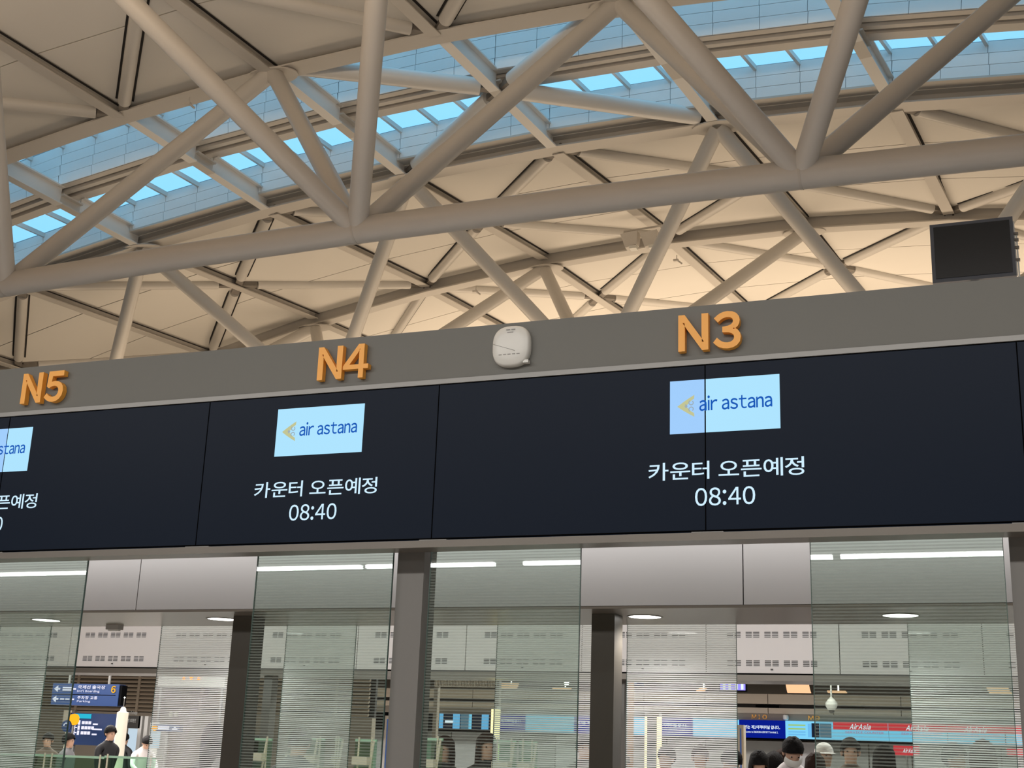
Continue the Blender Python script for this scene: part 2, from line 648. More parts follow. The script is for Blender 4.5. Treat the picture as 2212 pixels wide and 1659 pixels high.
# ------------------------------------------------------------------ skylight between the trusses
sky = thing('roof_skylight', 'long double-strip roof skylight with blue-lit tiled walls between two trusses', 'skylight', (-10, 25, 15))


def mid_ab(k, t, dz=0.0):
    return mix(cA.p(k), cB.p(k), t) + Vector((0, 0, dz))


TSP = 0.5                                      # the spine runs midway
for k in range(-4, 9):
    pa, ps, pb = mid_ab(k, 0.04), mid_ab(k, TSP), mid_ab(k, 0.955)
    pa, ps, pb = (p + Vector((0, 0, -0.13)) for p in (pa, ps, pb))
    up1 = ps - (ps - pa).normalized() * 0.30
    MB().sweep(ibeam(0.26, 0.50, 0.04), [pa, up1]).build('cross_beam', 'white_steel', sky)
    MB().sweep(ibeam(0.26, 0.30, 0.04), [up1, ps + (pb - ps).normalized() * 0.35]).build('cross_beam_neck', 'steel', sky)
    MB().sweep(ibeam(0.26, 0.50, 0.04), [ps + (pb - ps).normalized() * 0.35, pb]).build('cross_beam', 'white_steel', sky)
ks = list(range(-5, 9))
for dy, w, z0, h, m in ((-0.33, 0.17, 0.35, 0.14, 'steel'), (-0.08, 0.14, 0.31, 0.24, 'steel'), (0.30, 0.30, 0.31, 0.28, 'steel')):
    MB().sweep(rect(w, h, z0), [mid_ab(k, TSP, 0) + Vector((0, dy, 0)) for k in ks]).build('spine_beam', m, sky)
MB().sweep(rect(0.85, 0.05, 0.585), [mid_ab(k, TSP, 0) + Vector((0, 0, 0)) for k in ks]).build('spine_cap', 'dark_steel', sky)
# curbs above the two chords
MB().sweep(rect(0.42, 0.05, 0.19), [cB.p(k) + Vector((0, -0.36, 0)) for k in ks]).build('curb', 'steel', sky)
MB().sweep(rect(0.42, 0.05, 0.12), [cA.p(k) + Vector((0, 0.26, 0)) for k in ks]).build('curb', 'steel', sky)

tile_me = {}


def tile(w, h):
    key = (round(w, 3), h)
    if key not in tile_me:
        tile_me[key] = MB().box((-w / 2, -0.012, 0), (w / 2, 0.012, h)).mesh('wall_tile')
    return tile_me[key]


def tiled_wall(fn, y, rows, h, z0, k0, k1, name):
    """backing strip with separate wall tiles on its near face"""
    back = MB().sweep(rect(0.05, rows * h + 0.02, z0), [fn(k) for k in range(k0 - 2, k1 + 3)])
    wo = back.build(name, 'tilejoint', sky)
    for k in range(k0, k1):
        a, b = fn(k), fn(k + 1)
        sl = math.atan2(b.z - a.z, b.x - a.x)
        L = (b - a).length / 4
        for c in range(4):
            for r in range(rows):
                t = link('wall_tile', tile(L - 0.012, h - 0.012), 'tile', wo)
                t.location = mix(a, b, (c + 0.5) / 4) + Vector((0, -0.035, z0 + r * h + 0.006))
                t.rotation_euler = (0, -sl, 0)


fs_ = lambda k: mid_ab(k, TSP) + Vector((0, -0.40, 0))
fb_ = lambda k: cB.p(k) + Vector((0, -0.50, 0))
tiled_wall(fs_, 0, 4, 0.285, 0.36, -3, 6, 'skylight_wall')
tiled_wall(fb_, 0, 3, 0.278, 0.23, -3, 6, 'skylight_wall')
# near walls of both strips (their faces look away from the camera)
MB().sweep(rect(0.05, 1.36, 0.14), [cA.p(k) + Vector((0, 0.40, 0)) for k in ks]).build('skylight_wall_plain', 'tile', sky)
MB().sweep(rect(0.05, 0.50, 0.55), [mid_ab(k, TSP) + Vector((0, 0.40, 0)) for k in ks]).build('skylight_wall_plain', 'tile', sky)
# glazing: one pane and one glazing bar per quarter bay
for strip in (0, 1):
    for k in range(-4, 8):
        for c in range(4):
            kk, k2 = k + c / 4, k + (c + 1) / 4
            if strip == 0:
                q0, q1 = cA.p(kk, 1.50, 0.42), mid_ab(kk, TSP, 1.52) + Vector((0, -0.42, 0))
                r0, r1 = cA.p(k2, 1.50, 0.42), mid_ab(k2, TSP, 1.52) + Vector((0, -0.42, 0))
            else:
                q0, q1 = mid_ab(kk, TSP, 1.06) + Vector((0, 0.42, 0)), cB.p(kk, 1.08, -0.52)
                r0, r1 = mid_ab(k2, TSP, 1.06) + Vector((0, 0.42, 0)), cB.p(k2, 1.08, -0.52)
            up = Vector((0, 0, 0.015))
            MB().add([q0, r0, r1, q1, q0 + up, r0 + up, r1 + up, q1 + up],
                     [(0, 1, 2, 3), (4, 7, 6, 5), (0, 4, 5, 1), (1, 5, 6, 2), (2, 6, 7, 3), (3, 7, 4, 0)]).build('glass_pane', 'skyglass', sky)
            MB().sweep(rect(0.075, 0.12, -0.13), [q0, q1]).build('glazing_bar', 'white_steel', sky)
# cross bracing tubes under the glass
for k in (3,):
    z_ = 0.10
    mid = mid_ab(k, 0.5, z_)
    for e in (cA.p(k - 1, z_), cA.p(k + 1, z_), cB.p(k - 1, z_), cB.p(k + 1, z_)):
        brace(e, mid, sky, 0.20, 0.45, 0.50, m='white_steel')

# floodlights hung near the far chord
fr = thing('floodlight_rack', 'pair of box floodlights on a bent bracket hanging under the vault', 'floodlight', P(1392, 525, 33.6))
for px, py in ((1362, 522), (1404, 520)):
    p = P(px, py, 33.6)
    mb = MB().add([p + Vector(v) for v in [(-.25, -.2, .18), (.25, -.2, .24), (.25, .2, .24), (-.25, .2, .18), (-.12, -.12, -.22), (.22, -.12, -.14), (.22, .12, -.14), (-.12, .12, -.22)]],
                  [(0, 1, 2, 3), (4, 7, 6, 5), (0, 4, 5, 1), (1, 5, 6, 2), (2, 6, 7, 3), (3, 7, 4, 0)])
    o = mb.build('lamp_housing', 'steel', fr)
    MB().box((p.x + .0, p.y - .13, p.z - .26), (p.x + .2, p.y + .1, p.z - .17)).build('lamp_lens', 'plastic', o)
pa, pb = P(1348, 500, 33.6), P(1440, 486, 33.6)
MB().path([P(1348, 514, 33.6), pa, pb, P(1441, 470, 33.6)], 0.03, 8).build('bracket', 'steel', fr)

# ------------------------------------------------------------------ counter header with its displays
YD = 5.154
X0 = -4.843
PWD = 1.21
ZT, ZB = CZ + 1.624, CZ + 0.934


def R(z):
    return CZ + z


hd = thing('counter_header', 'long grey header board over the check-in counters carrying numbers and displays', 'header', (-3, 5.3, R(1.2)))
MB().box((-10.0, YD, R(1.648)), (2.6, 5.55, R(1.888))).build('fascia_board', 'fascia', hd)
MB().box((-10.0, YD - 0.008, R(1.628)), (2.6, YD + 0.02, R(1.650))).build('fascia_trim', 'trim', hd)
MB().box((-10.0, YD + 0.06, R(0.93)), (2.6, 5.27, R(1.64))).build('display_backing', 'bezel', hd)
MB().box((-10.0, YD - 0.005, R(0.893)), (2.6, 5.27, R(0.924))).build('bottom_ledge', 'ledge', hd)
for k in range(-2, 6):
    x = X0 + PWD * k
    MB().box((x - 0.06, YD + 0.004, R(0.923)), (x + 0.07, YD + 0.03, R(0.929))).build('ledge_clip', 'trim', hd)

LOGO_SCROLL = [(0.0, 0.5)]


def logo(xc, z, h, y, parent):
    """arrow-shaped wing with curled inner edge"""
    w = h * 0.80
    x0, x1 = xc - w / 2, xc + w / 2
    arrow = [(x0, z), (x0 + w * .35, z + h * .20), (x0 + w * .7, z + h * .38), (x1, z + h * .52), (x1 - w * .02, z + h * .34), (x1 - w * .16, z + h * .27),
             (x1 - w * .33, z + h * .14), (x1 - w * .42, z + h * .06), (x1 - w * .52, z), (x1 - w * .42, z - h * .06), (x1 - w * .33, z - h * .14), (x1 - w * .16, z - h * .27),
             (x1 - w * .02, z - h * .34), (x1, z - h * .52), (x0 + w * .7, z - h * .38), (x0 + w * .35, z - h * .20)]
    MB().prism(arrow, y, y + 0.001).build('logo_wing', 'gold', parent)
    mb = MB()
    for s in (-1, 1):
        pts = []
        for i in range(15):
            t = i / 14 * 1.6 * math.pi
            r = h * (0.125 - 0.045 * i / 14)
            pts.append((x1 - w * .17 + r * math.cos(t + 2.2), y - 0.0004, z + s * (h * .155 + r * math.sin(t + 2.2) * 1.0)))
        mb.path(pts, h * 0.024, 6)
    for a in range(3):
        t = math.pi * (0.75 + 0.25 * a)
        mb.tube((x1 - w * .42, y - 0.0004, z), (x1 - w * .42 + h * .11 * math.cos(t), y - 0.0004, z + h * .11 * math.sin(t)), h * .03, n=6)
    mb.build('logo_scroll', 'goldg', parent)


screens = {}
SCREEN_LABEL = {-2: 'dark display panel with the left end of a logo card under the grey header',
                -1: 'dark display panel beside the N5 seam showing the start of a logo card',
                0: 'dark display panel between the N5 and N4 screens with the cut-off end of a notice',
                1: 'dark display panel under N4 showing a whole airline card and opening time',
                2: 'dark display panel between the N4 notice and the N3 seam with the gold wing',
                3: 'dark display panel right of the N3 seam carrying the airline name and notice',
                4: 'plain dark display panel beyond the N3 notice at the end post'}
for k in range(-1, 5):
    x = X0 + PWD * k
    sc = thing('display_panel', SCREEN_LABEL[k], 'display', (x + PWD / 2, YD, R(1.28)), 'header displays')
    MB().box((x + 0.0015, YD, ZB), (x + PWD - 0.0015, YD + 0.055, ZT)).build('screen', 'screen', sc)
    mb = MB()
    for a, b in (((x + .0005, ZB - .002), (x + .0025, ZT + .002)), ((x + PWD - .0025, ZB - .002), (x + PWD - .0005, ZT + .002)), ((x, ZB - .003), (x + PWD, ZB)), ((x, ZT), (x + PWD, ZT + .003))):
        mb.box((a[0], YD - .001, a[1]), (b[0], YD + .02, b[1]))
    mb.build('bezel', 'bezel', sc)
    screens[k] = sc


def notice(xc, left, right, seam):
    """airline card, two-line opening notice, split over the panels left and right of the seam"""
    y = YD - 0.002
    pl, pr = screens[left], screens[right]
    xa, xb = xc - 0.2275, xc + 0.2275
    za, zb = R(1.337), R(1.564)
    if seam is None:
        MB().box((xa, y, za), (xb, YD, zb)).build('logo_card', 'card', pr)
    else:
        if seam - 0.004 > xa:
            MB().box((xa, y, za), (seam - 0.003, YD, zb)).build('logo_card', 'card2', pl)
        MB().box((seam + 0.003, y, za), (xb, YD, zb)).build('logo_card', 'card', pr)
    logo(xc - 0.160, R(1.4525), 0.090, y - 0.0012, pl)
    text_mb('air astana', xc - 0.103, xc + 0.197, R(1.428), R(1.493), y - 0.0012, 0.012, 0.06, 0.24).build('airline_name', 'blue', pr)
    text_mb('카운터 오픈예정', xc - 0.318, xc + 0.318, R(1.143), R(1.2175), y, 0.007, 0.075, 0.30).build('notice_line', 'textw', pr)
    text_mb('08:40', xc - 0.122, xc + 0.122, R(1.032), R(1.106), y, 0.007, 0.085).build('opening_time', 'textw', pr)


notice(-1.134, 2, 3, X0 + 3 * PWD)
notice(-3.021, 1, 1, None)
notice(-4.914, -1, 0, X0)

for nm, d, x in (('N3', '3', -1.187), ('N4', '4', -2.906), ('N5', '5', -4.634)):
    t = thing('counter_number', 'orange raised %s counter number on the grey fascia' % nm, 'sign', (x, YD, R(1.76)), 'counter numbers')
    y = YD - 0.032
    text_mb('N', x - 0.132, x - 0.004, R(1.682), R(1.842), y, 0.028, depth=0.03).build('letter', 'orange', t)
    text_mb(d, x + 0.006 - (0.004 if d == '4' else -0.010), x + 0.132, R(1.680), R(1.843), y, 0.028, depth=0.03).build('digit', 'orange', t)

# access point on the fascia
ap = thing('access_point', 'white rounded plastic box fixed on the grey fascia between N4 and N3', 'router', (-2.075, YD, R(1.77)))
n = 40
ring = []
for i in range(n):
    t = 2 * math.pi * i / n
    c, s_ = math.cos(t), math.sin(t)
    e = 0.74
    ring.append((math.copysign(abs(c) ** e, c), math.copysign(abs(s_) ** e, s_)))
mb = MB()
prof = [(0.98, 0.0), (1.0, 0.008), (1.0, 0.020), (0.97, 0.030), (0.90, 0.037), (0.6, 0.041), (0.0, 0.042)]
vs = []
for sc_, d in prof[:-1]:
    for a, b in ring:
        vs.append((-2.074 + a * 0.089 * sc_, YD - d, R(1.772) + b * 0.094 * sc_))
fs = [(j * n + i, j * n + (i + 1) % n, (j + 1) * n + (i + 1) % n, (j + 1) * n + i) for j in range(len(prof) - 2) for i in range(n)]
vs.append((-2.074, YD - 0.042, R(1.772)))
L_ = (len(prof) - 2) * n
fs += [(L_ + i, L_ + (i + 1) % n, len(vs) - 1) for i in range(n)]
mb.add(vs, fs).build('shell', 'plastic', ap, True)
MB().box((-2.088, YD - 0.0425, R(1.829)), (-2.060, YD - 0.036, R(1.833))).build('status_mark', 'greyprint', ap)
MB().box((-2.094, YD - 0.0425, R(1.842)), (-2.076, YD - 0.036, R(1.8455))).build('printed_mark', 'trim', ap)
MB().box((-2.070, YD - 0.0425, R(1.842)), (-2.052, YD - 0.036, R(1.8455))).build('printed_mark', 'trim', ap)
MB().sweep(rect(0.0018, 0.0015), [(-2.156, YD - 0.040, R(1.782)), (-2.05, YD - 0.0435, R(1.744))]).build('seam_line', 'greyprint', ap)
for i in range(5):
    MB().box((-2.125 + i * 0.021, YD - 0.0432, R(1.7285)), (-2.125 + i * 0.021 + 0.014, YD - 0.037, R(1.7315))).build('printed_mark', 'greyprint', ap)
MB().box((-2.014, YD - 0.03, R(1.690)), (-1.990, YD - 0.005, R(1.703))).build('cable_plug', 'plastic', ap)

# unlit monitor standing on the header structure
mo = thing('monitor', 'switched-off black monitor standing above the grey header beyond N3', 'monitor', (-0.215, 8.0, R(2.6)))
MB().box((-0.458, 8.0, R(2.940)), (0.026, 8.045, R(3.325))).build('housing', 'monitor', mo)
MB().box((-0.436, 7.994, R(2.964)), (0.005, 8.0, R(3.303))).build('screen', 'monscreen', mo)
MB().box((-0.458, 8.045, R(2.955)), (0.034, 8.10, R(3.31))).build('rear_cover', 'plastic', mo)
MB().box((-0.24, 8.05, R(1.75)), (-0.19, 8.09, R(3.1))).build('stand', 'plastic', mo)
MB().box((0.036, 8.05, R(2.80)), (0.046, 8.06, R(3.24))).build('cable', 'plastic', mo)
for z in (3.05, 3.13, 3.18, 3.22):
    MB().box((0.026, 8.03, R(z)), (0.052, 8.06, R(z) + 0.012)).build('knob', 'dark_steel', mo)

# ------------------------------------------------------------------ posts and glass under the header
for x, lab in ((-7.76, 'grey frame post at the dark end of the counter row'), (-5.18, 'grey frame post under the N5 screen'), (-2.60, 'grey square frame post under the join of the N4 and N3 displays'), (-0.016, 'grey frame post at the end of the glass beside the N3 notice')):
    t = thing('frame_post', lab, 'post', (x, 5.35, 0), 'front frame posts')
    MB().box((x - 0.066, 5.33, 0.02), (x + 0.066, 5.46, R(1.646))).build('shaft', 'post', t)
    MB().box((x - 0.066, 5.32, 0.0), (x + 0.066, 5.48, 0.02)).build('base_plate', 'trim', t)


def glass_panel(xa, xb, y, zb, zt, m, label, group, th=0.010):
    t = thing('glass_screen', label, 'glass', ((xa + xb) / 2, y, zb), group)
    MB().box((xa, y, zb), (xb, y + th, zt)).build('pane', m, t)
    for x in (xa, xb):
        MB().box((x - 0.0012, y - 0.0003, zb), (x + 0.0012, y + th + 0.0003, zt)).build('polished_edge', 'gedge', t)
    if y < 6:
        MB().box((xa, y - 0.01, 0), (xb, y + th + 0.01, zb - 0.03)).build('kick_panel', 'vent', t)
    for z in (zb,):
        MB().box((xa, y - 0.01, z - 0.03), (xb, y + th + 0.01, z + 0.02)).build('foot_clamp', 'trim', t)
    return t


for xa, xb, lab in ((-5.09, -4.36, 'lined front glass panel hanging under the N5 display'), (-3.383, -2.675, 'lined front glass panel hanging below the N4 notice'),
                    (-2.489, -1.788, 'lined front glass panel just right of the grey middle post'), (-0.825, -0.103, 'lined front glass panel reaching the end post under N3')):
    glass_panel(xa, xb, 5.30, R(-0.5), R(1.0), 'gfront', lab, 'front glass panels')
# front counters (below the picture) that carry the front glass
for i, x in enumerate((-7.45, -4.98, -2.51, -0.04)):
    t = thing('check_in_counter', 'white check-in counter below the %s glass' % ('outermost', 'N5', 'middle', 'N3 end')[i], 'counter', (x, 5.5, 0), 'front counters')
    MB().box((x - 1.0, 5.52, 0.08), (x + 1.0, 5.98, 0.78)).build('body', 'vent', t)
    MB().box((x - 1.05, 5.50, 0.78), (x + 1.05, 6.1, 0.84)).build('worktop', 'satin', t)
    MB().box((x - 0.96, 5.54, 0.0), (x + 0.96, 5.92, 0.08)).build('plinth', 'darkpost', t)

# ------------------------------------------------------------------ bulkhead across the middle of the island
bh = thing('bulkhead', 'satin metal bulkhead beam running behind the glass under the displays', 'bulkhead', (-3, 7.6, R(0.9)))
xs = -1.40
seam = [ray(1605, 1240)[0] * 7.2 + 2.0 * k for k in range(-5, 4)]
seam = sorted(seam)
for a, b in zip(seam[:-1], seam[1:]):
    MB().box((a + 0.003, 7.2, R(0.888)), (b - 0.003, 7.24, R(1.80))).build('front_panel', 'satin', bh)
MB().box((seam[0], 7.245, R(0.892)), (seam[-1], 8.0, R(1.79))).build('core', 'fascia', bh)
MB().box((seam[0], 7.2, R(0.872)), (seam[-1], 8.04, R(0.886))).build('soffit_sheet', 'soffit', bh)
for px, py in ((480, 1333), (1393, 1327), (1945, 1327), (100, 1338)):
    c = ray(px, py)
    x = c[0] * 7.6
    t = thing('downlight', 'round recessed downlight in the bronze soffit %s' % {480: 'beside the left dark post', 1393: 'right of the middle dark post', 1945: 'behind the lined end glass', 100: 'behind the N5 glass'}[px], 'downlight', (x, 7.6, R(0.868)), 'soffit downlights')
    MB().lathe([(0.108, 0.0), (0.106, -0.003), (0.096, -0.004), (0.094, 0.0)], (x, 7.6, R(0.872)), 28).build('trim_ring', 'ledge', t, True)
    MB().lathe([(0.0, -0.003), (0.06, -0.003), (0.096, -0.002)], (x, 7.6, R(0.872)), 28).build('lens', 'lamp', t, True)
    sl_ = bpy.data.lights.new('downlight_beam', 'SPOT')
    sl_.energy, sl_.spot_size, sl_.spot_blend, sl_.shadow_soft_size, sl_.color = 30, math.radians(150), 0.6, 0.07, (1.0, 0.96, 0.93)
    so_ = bpy.data.objects.new('downlight_beam', sl_)
    COL.objects.link(so_)
    so_.location = (x, 7.6, R(0.845))
for x, lab in ((-7.27, 'dark bronze post behind the N5 glass'), (-4.815, 'dark bronze post under the bulkhead left of the N4 glass'), (-2.36, 'dark bronze post under the bulkhead behind the middle glass'), (0.10, 'dark bronze post behind the end frame post')):
    t = thing('bulkhead_post', lab, 'post', (x, 7.5, 0), 'bulkhead posts')
    MB().box((x - 0.07, 7.43, 0.02), (x + 0.07, 7.59, R(0.871))).build('shaft', 'darkpost', t)
    MB().box((x - 0.09, 7.41, 0.0), (x + 0.09, 7.61, 0.02)).build('base_plate', 'darkpost', t)
for i, (xa, xb, lab) in enumerate(((-7.366, -6.884, 'white-lined rear glass behind the N5 front glass'), (-5.893, -5.235, 'white-lined rear glass left of the dark bronze post'), (-4.851, -4.309, 'white-lined rear glass behind the N4 front glass'),
                                   (-3.276, -2.46, 'white-lined rear glass just left of the middle bronze post'), (-2.398, -1.71, 'white-lined rear glass right of the middle bronze post'), (-0.706, -0.10, 'white-lined rear glass behind the end glass'))):
    glass_panel(xa, xb, 8.05, R(-0.45), R(0.884), 'grear', lab, 'rear glass panels', 0.008)
    MB().box((xa - 0.02, 8.02, R(-0.46) - 0.49), (xb + 0.02, 8.09, R(-0.48))).build('glass_plinth', 'post', None)
    o = COL.objects[-1]
    tag(o, 'low grey plinth under %s' % lab, 'plinth', 'glass plinths')

# ------------------------------------------------------------------ opposite header seen from the back
rh = thing('rear_header', 'white back of the opposite counter header with rows of vent slots', 'header', (-4, 12.3, R(1.1)))
slotm = MB()
for col in (-0.0345, 0.0345):
    for r in range(4):
        slotm.box((col - 0.028, -0.003, r * 0.0145), (col + 0.028, 0.001, r * 0.0145 + 0.007))
slot_me = slotm.mesh('vent_group')
slot_me.materials.append(MT['ventslot'])
for k in range(-9, 4):
    xa = -1.664 + PWD * k
    pn = MB().box((xa + 0.004, 12.2, R(0.885)), (xa + PWD - 0.004, 12.22, R(1.62))).build('back_panel', 'vent', rh)
    for z in (0.948, 1.205):
        for i in range(5):
            o = link('vent_slots', slot_me, None, pn)
            o.location = (xa + PWD / 2 + (i - 2) * 0.172, 12.2, R(z))
    o = MB().lathe([(0.0, -0.012), (0.011, -0.012), (0.011, 0.0), (0.0, 0.0)], (xa + PWD / 2, 12.195, R(0.925)), 10).build('panel_lock', 'ventslot', pn)
MB().box((-13, 12.24, R(0.86)), (3.4, 12.6, R(1.62))).build('core', 'bezel', rh)
MB().box((-13, 12.16, R(0.815)), (3.4, 12.62, R(0.868))).build('bottom_ledge', 'ledge', rh)
for i, x in enumerate((-12.9, -7.6, -3.74, 3.2)):
    t = thing('rear_post', 'slim grey post carrying the opposite header, %s' % ('far end', 'near the blue signs', 'at the M10 gap', 'end')[i], 'post', (x, 12.4, 0), 'rear posts')
    MB().box((x - 0.05, 12.32, 0.02), (x + 0.05, 12.44, R(0.816))).build('shaft', 'post', t)
    MB().box((x - 0.08, 12.30, 0.0), (x + 0.08, 12.46, 0.02)).build('base_plate', 'post', t)
MT['fixture'] = mat('grey_fixture', (0.45, 0.44, 0.42), 0.5)
t = thing('emergency_light', 'small white box light fixed under the bulkhead edge left of centre', 'light', P(255, 1357, 8.0))
p = P(255, 1357, 8.0)
MB().box((p.x - 0.055, 7.93, R(0.85) - 0.01), (p.x + 0.055, 7.99, R(0.872))).build('housing', 'fixture', t)
MB().box((p.x - 0.04, 7.94, R(0.832)), (p.x + 0.04, 7.98, R(0.842))).build('lens', 'plastic', t)

# lamps over the aisle behind the camera whose image shows in the front glass
GY = 5.30
def mirror(px, py, Yv):
    q = P(px, py, Yv)
    return Vector((q.x, 2 * GY - Yv, q.z))
YV = 17.5
for i, (a, b) in enumerate((((-60, 1242), (330, 1235)), ((345, 1234), (780, 1226)), ((792, 1224.5), (1068, 1215)), ((1132, 1211), (1798, 1205.5)), ((1816, 1205), (2290, 1202)))):
    p0, p1 = mirror(a[0], a[1], YV), mirror(b[0], b[1], YV)
    zc = CZ + 0.158 * YV
    p0.z = p1.z = zc
    t = thing('linear_lamp', 'slim white linear lamp hanging over the aisle before the counters', 'lamp', (p0 + p1) / 2, 'aisle lamps')
    MB().sweep(rect(0.10, 0.03, 0.035), [p0, p1]).build('housing', 'trim', t)
    MB().sweep(rect(0.09, 0.045, -0.02), [p0, p1]).build('tube', 'led', t)
    for q in (mix(p0, p1, 0.1), mix(p0, p1, 0.9)):
        MB().tube(q + Vector((0, 0, 0.06)), q + Vector((0, 0, 11.0 - 0.0)), 0.006, n=6).build('hanger', 'trim', t)

# ------------------------------------------------------------------ things beyond the island
MT.update(
    navy=emis('navy_display', (0.003, 0.012, 0.26), 1.0),
    cyan=emis('cyan_display', (0.22, 0.66, 0.95), 1.0),
    cyan2=emis('cyan_display_soft', (0.16, 0.50, 0.85), 1.0),
    red=emis('red_banner_light', (0.72, 0.045, 0.06), 1.0),
    white_e=emis('lit_white_text', (0.80, 0.90, 1.0), 1.1),
    redtext=emis('lit_red_text', (0.55, 0.10, 0.25), 1.0),
    greentext=emis('lit_green_text', (0.35, 0.55, 0.15), 1.0),
    photo_dark=emis('display_picture_dark', (0.012, 0.016, 0.03), 1.0),
    photo_mid=emis('display_picture_mid', (0.10, 0.18, 0.24), 1.0),
    violet=emis('violet_screen', (0.30, 0.26, 0.95), 1.2),
    signblue=mat('wayfinding_blue', (0.006, 0.022, 0.08), 0.4, 0, 0.02, 2.0, 0, 0.5, (0.02, 0.10, 0.40), 0.03),
    signwhite=emis('wayfinding_white', (0.86, 0.84, 1.0), 1.1),
    signyellow=emis('wayfinding_yellow', (1.0, 0.46, 0.02), 1.2),
    signcyan=emis('wayfinding_cyan', (0.03, 0.50, 0.68), 1.0),
    warmshade=emis('warm_lamp_shade', (1.0, 0.56, 0.30), 1.15),  # lamplight on the far ceiling panels put in as emission
    beige=mat('beige_band', (0.52, 0.43, 0.33), 0.5, 0, 0.03, 1.0),
    umber=mat('umber_wall', (0.24, 0.20, 0.155), 0.7, 0, 0.06, 1.0),
    louver=mat('bronze_louver', (0.27, 0.21, 0.15), 0.5, 0, 0.05, 2.0),
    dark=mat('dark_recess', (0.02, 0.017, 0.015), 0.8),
    wood=mat('wood_cladding', (0.33, 0.17, 0.07), 0.4, 0, 0.25, 1.2),
    pale=mat('pale_partition', (0.50, 0.50, 0.48), 0.5, 0, 0.04, 1.0),
    blackboard=mat('black_sign_board', (0.02, 0.017, 0.014), 0.4),
    signgrey=emis('dim_sign_text', (0.34, 0.32, 0.29), 1.0),
    kiosk=mat('kiosk_blue_glass', (0.03, 0.08, 0.26), 0.15, 0, 0.05, 1.0, 0, 0.5, (0.10, 0.22, 0.60), 0.25),
    kioskgrey=mat('kiosk_grey_glass', (0.28, 0.32, 0.38), 0.15, 0, 0.05, 1.0),
    bulb=emis('warm_strip', (1.0, 0.80, 0.42), 2.0),
    cream=mat('cream_plastic', (0.74, 0.68, 0.54), 0.4),
    greenglass=glass_mat('green_counter_glass', (0.66, 0.86, 0.74), 0.0, base_refl=0.06),
    mint=mat('mint_glass_edge', (0.42, 0.66, 0.50), 0.25, 0, 0.1, 3.0),
    skin=mat('skin', (0.56, 0.34, 0.24), 0.55, 0, 0.06, 30),
    hair=mat('black_hair', (0.006, 0.005, 0.005), 0.7, 0, 0.3, 60, 0.3, 0.15),
    hairbrown=mat('brown_hair', (0.022, 0.010, 0.007), 0.7, 0, 0.3, 60, 0.3, 0.15),
    cl_black=mat('black_cloth', (0.012, 0.012, 0.014), 0.8, 0, 0.2, 25, 0.2),
    cl_white=mat('white_cloth', (0.72, 0.68, 0.68), 0.8, 0, 0.05, 25, 0.2),
    cl_grey=mat('grey_cloth', (0.16, 0.16, 0.17), 0.8, 0, 0.1, 25, 0.2),
    cl_brown=mat('brown_cloth', (0.11, 0.08, 0.06), 0.8, 0, 0.1, 25, 0.2),
    cl_denim=mat('denim_cloth', (0.05, 0.07, 0.13), 0.8, 0, 0.1, 25, 0.2),
    eyewhite=mat('eye', (0.02, 0.015, 0.012), 0.2),
)

YM = 42.0
mz = struct(MB().box((-40, 19.0, R(3.25)), (8, 46, R(3.6))).build('ceiling_low', 'fascia'), 'low mezzanine ceiling over the far aisles')


def pix_box(x0, x1, y0, y1, Y, th=0.06):
    """box standing at distance Y whose front face fills a rectangle of the photograph (measured along its middle)"""
    xm, ym = (x0 + x1) / 2, (y0 + y1) / 2
    a, b = P(x0, ym, Y), P(x1, ym, Y)
    c, d = P(xm, y1, Y), P(xm, y0, Y)
    return (a.x, Y, c.z), (b.x, Y + th, d.z)


mi = thing('far_counter_header', 'far counter header of beige bands above a row of lit displays', 'header', (-8, YM, R(1.1)))
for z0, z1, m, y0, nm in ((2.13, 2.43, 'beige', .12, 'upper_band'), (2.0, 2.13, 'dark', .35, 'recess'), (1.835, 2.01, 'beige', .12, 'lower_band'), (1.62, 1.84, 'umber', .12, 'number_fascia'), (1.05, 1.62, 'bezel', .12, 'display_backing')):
    if nm.endswith('band'):
        for k in range(-13, 5):
            MB().box((k * 2.0 + 0.01, YM + 0.13 + y0, R(z0)), (k * 2.0 + 1.99, YM + 0.13 + y0 + 0.5, R(z1))).build(nm, m, mi)
    else:
        MB().box((-26, YM + 0.13 + y0, R(z0)), (9, YM + 0.63, R(z1))).build(nm, m, mi)
for k in range(-4, 2):
    MB().box((k * 2.6 - 0.6, YM + 0.33, R(2.03)), (k * 2.6 + 0.1, YM + 0.47, R(2.10))).build('vent_grille', 'bezel', mi)
for nm, x0, x1 in (('M10', -8.52, -8.02), ('M9', -6.78, -6.40)):
    t = thing('far_counter_number', 'small orange %s number on the far counter header' % nm, 'sign', (x0, YM, R(1.7)), 'far counter numbers')
    w = (x1 - x0) / len(nm)
    for i, ch in enumerate(nm):
        ww = w * (0.35 if ch == '1' else 0.86)
        text_mb(ch, x0 + i * w + (w - ww) / 2, x0 + i * w + (w + ww) / 2, R(1.665), R(1.80), YM + 0.228, 0.02, depth=0.02).build('character', 'orange', t)
t = thing('far_access_point', 'tiny white rounded box on the far header between M10 and M9', 'router', (-7.45, YM, R(1.7)))
MB().lathe([(0.0, -0.09), (0.05, -0.085), (0.085, -0.06), (0.09, 0.0), (0.085, 0.06), (0.05, 0.085), (0.0, 0.09)], (-7.44, YM + 0.16, R(1.73)), 16).build('shell', 'plastic', t, True)

ZMB, ZMT = R(1.10), R(1.625)


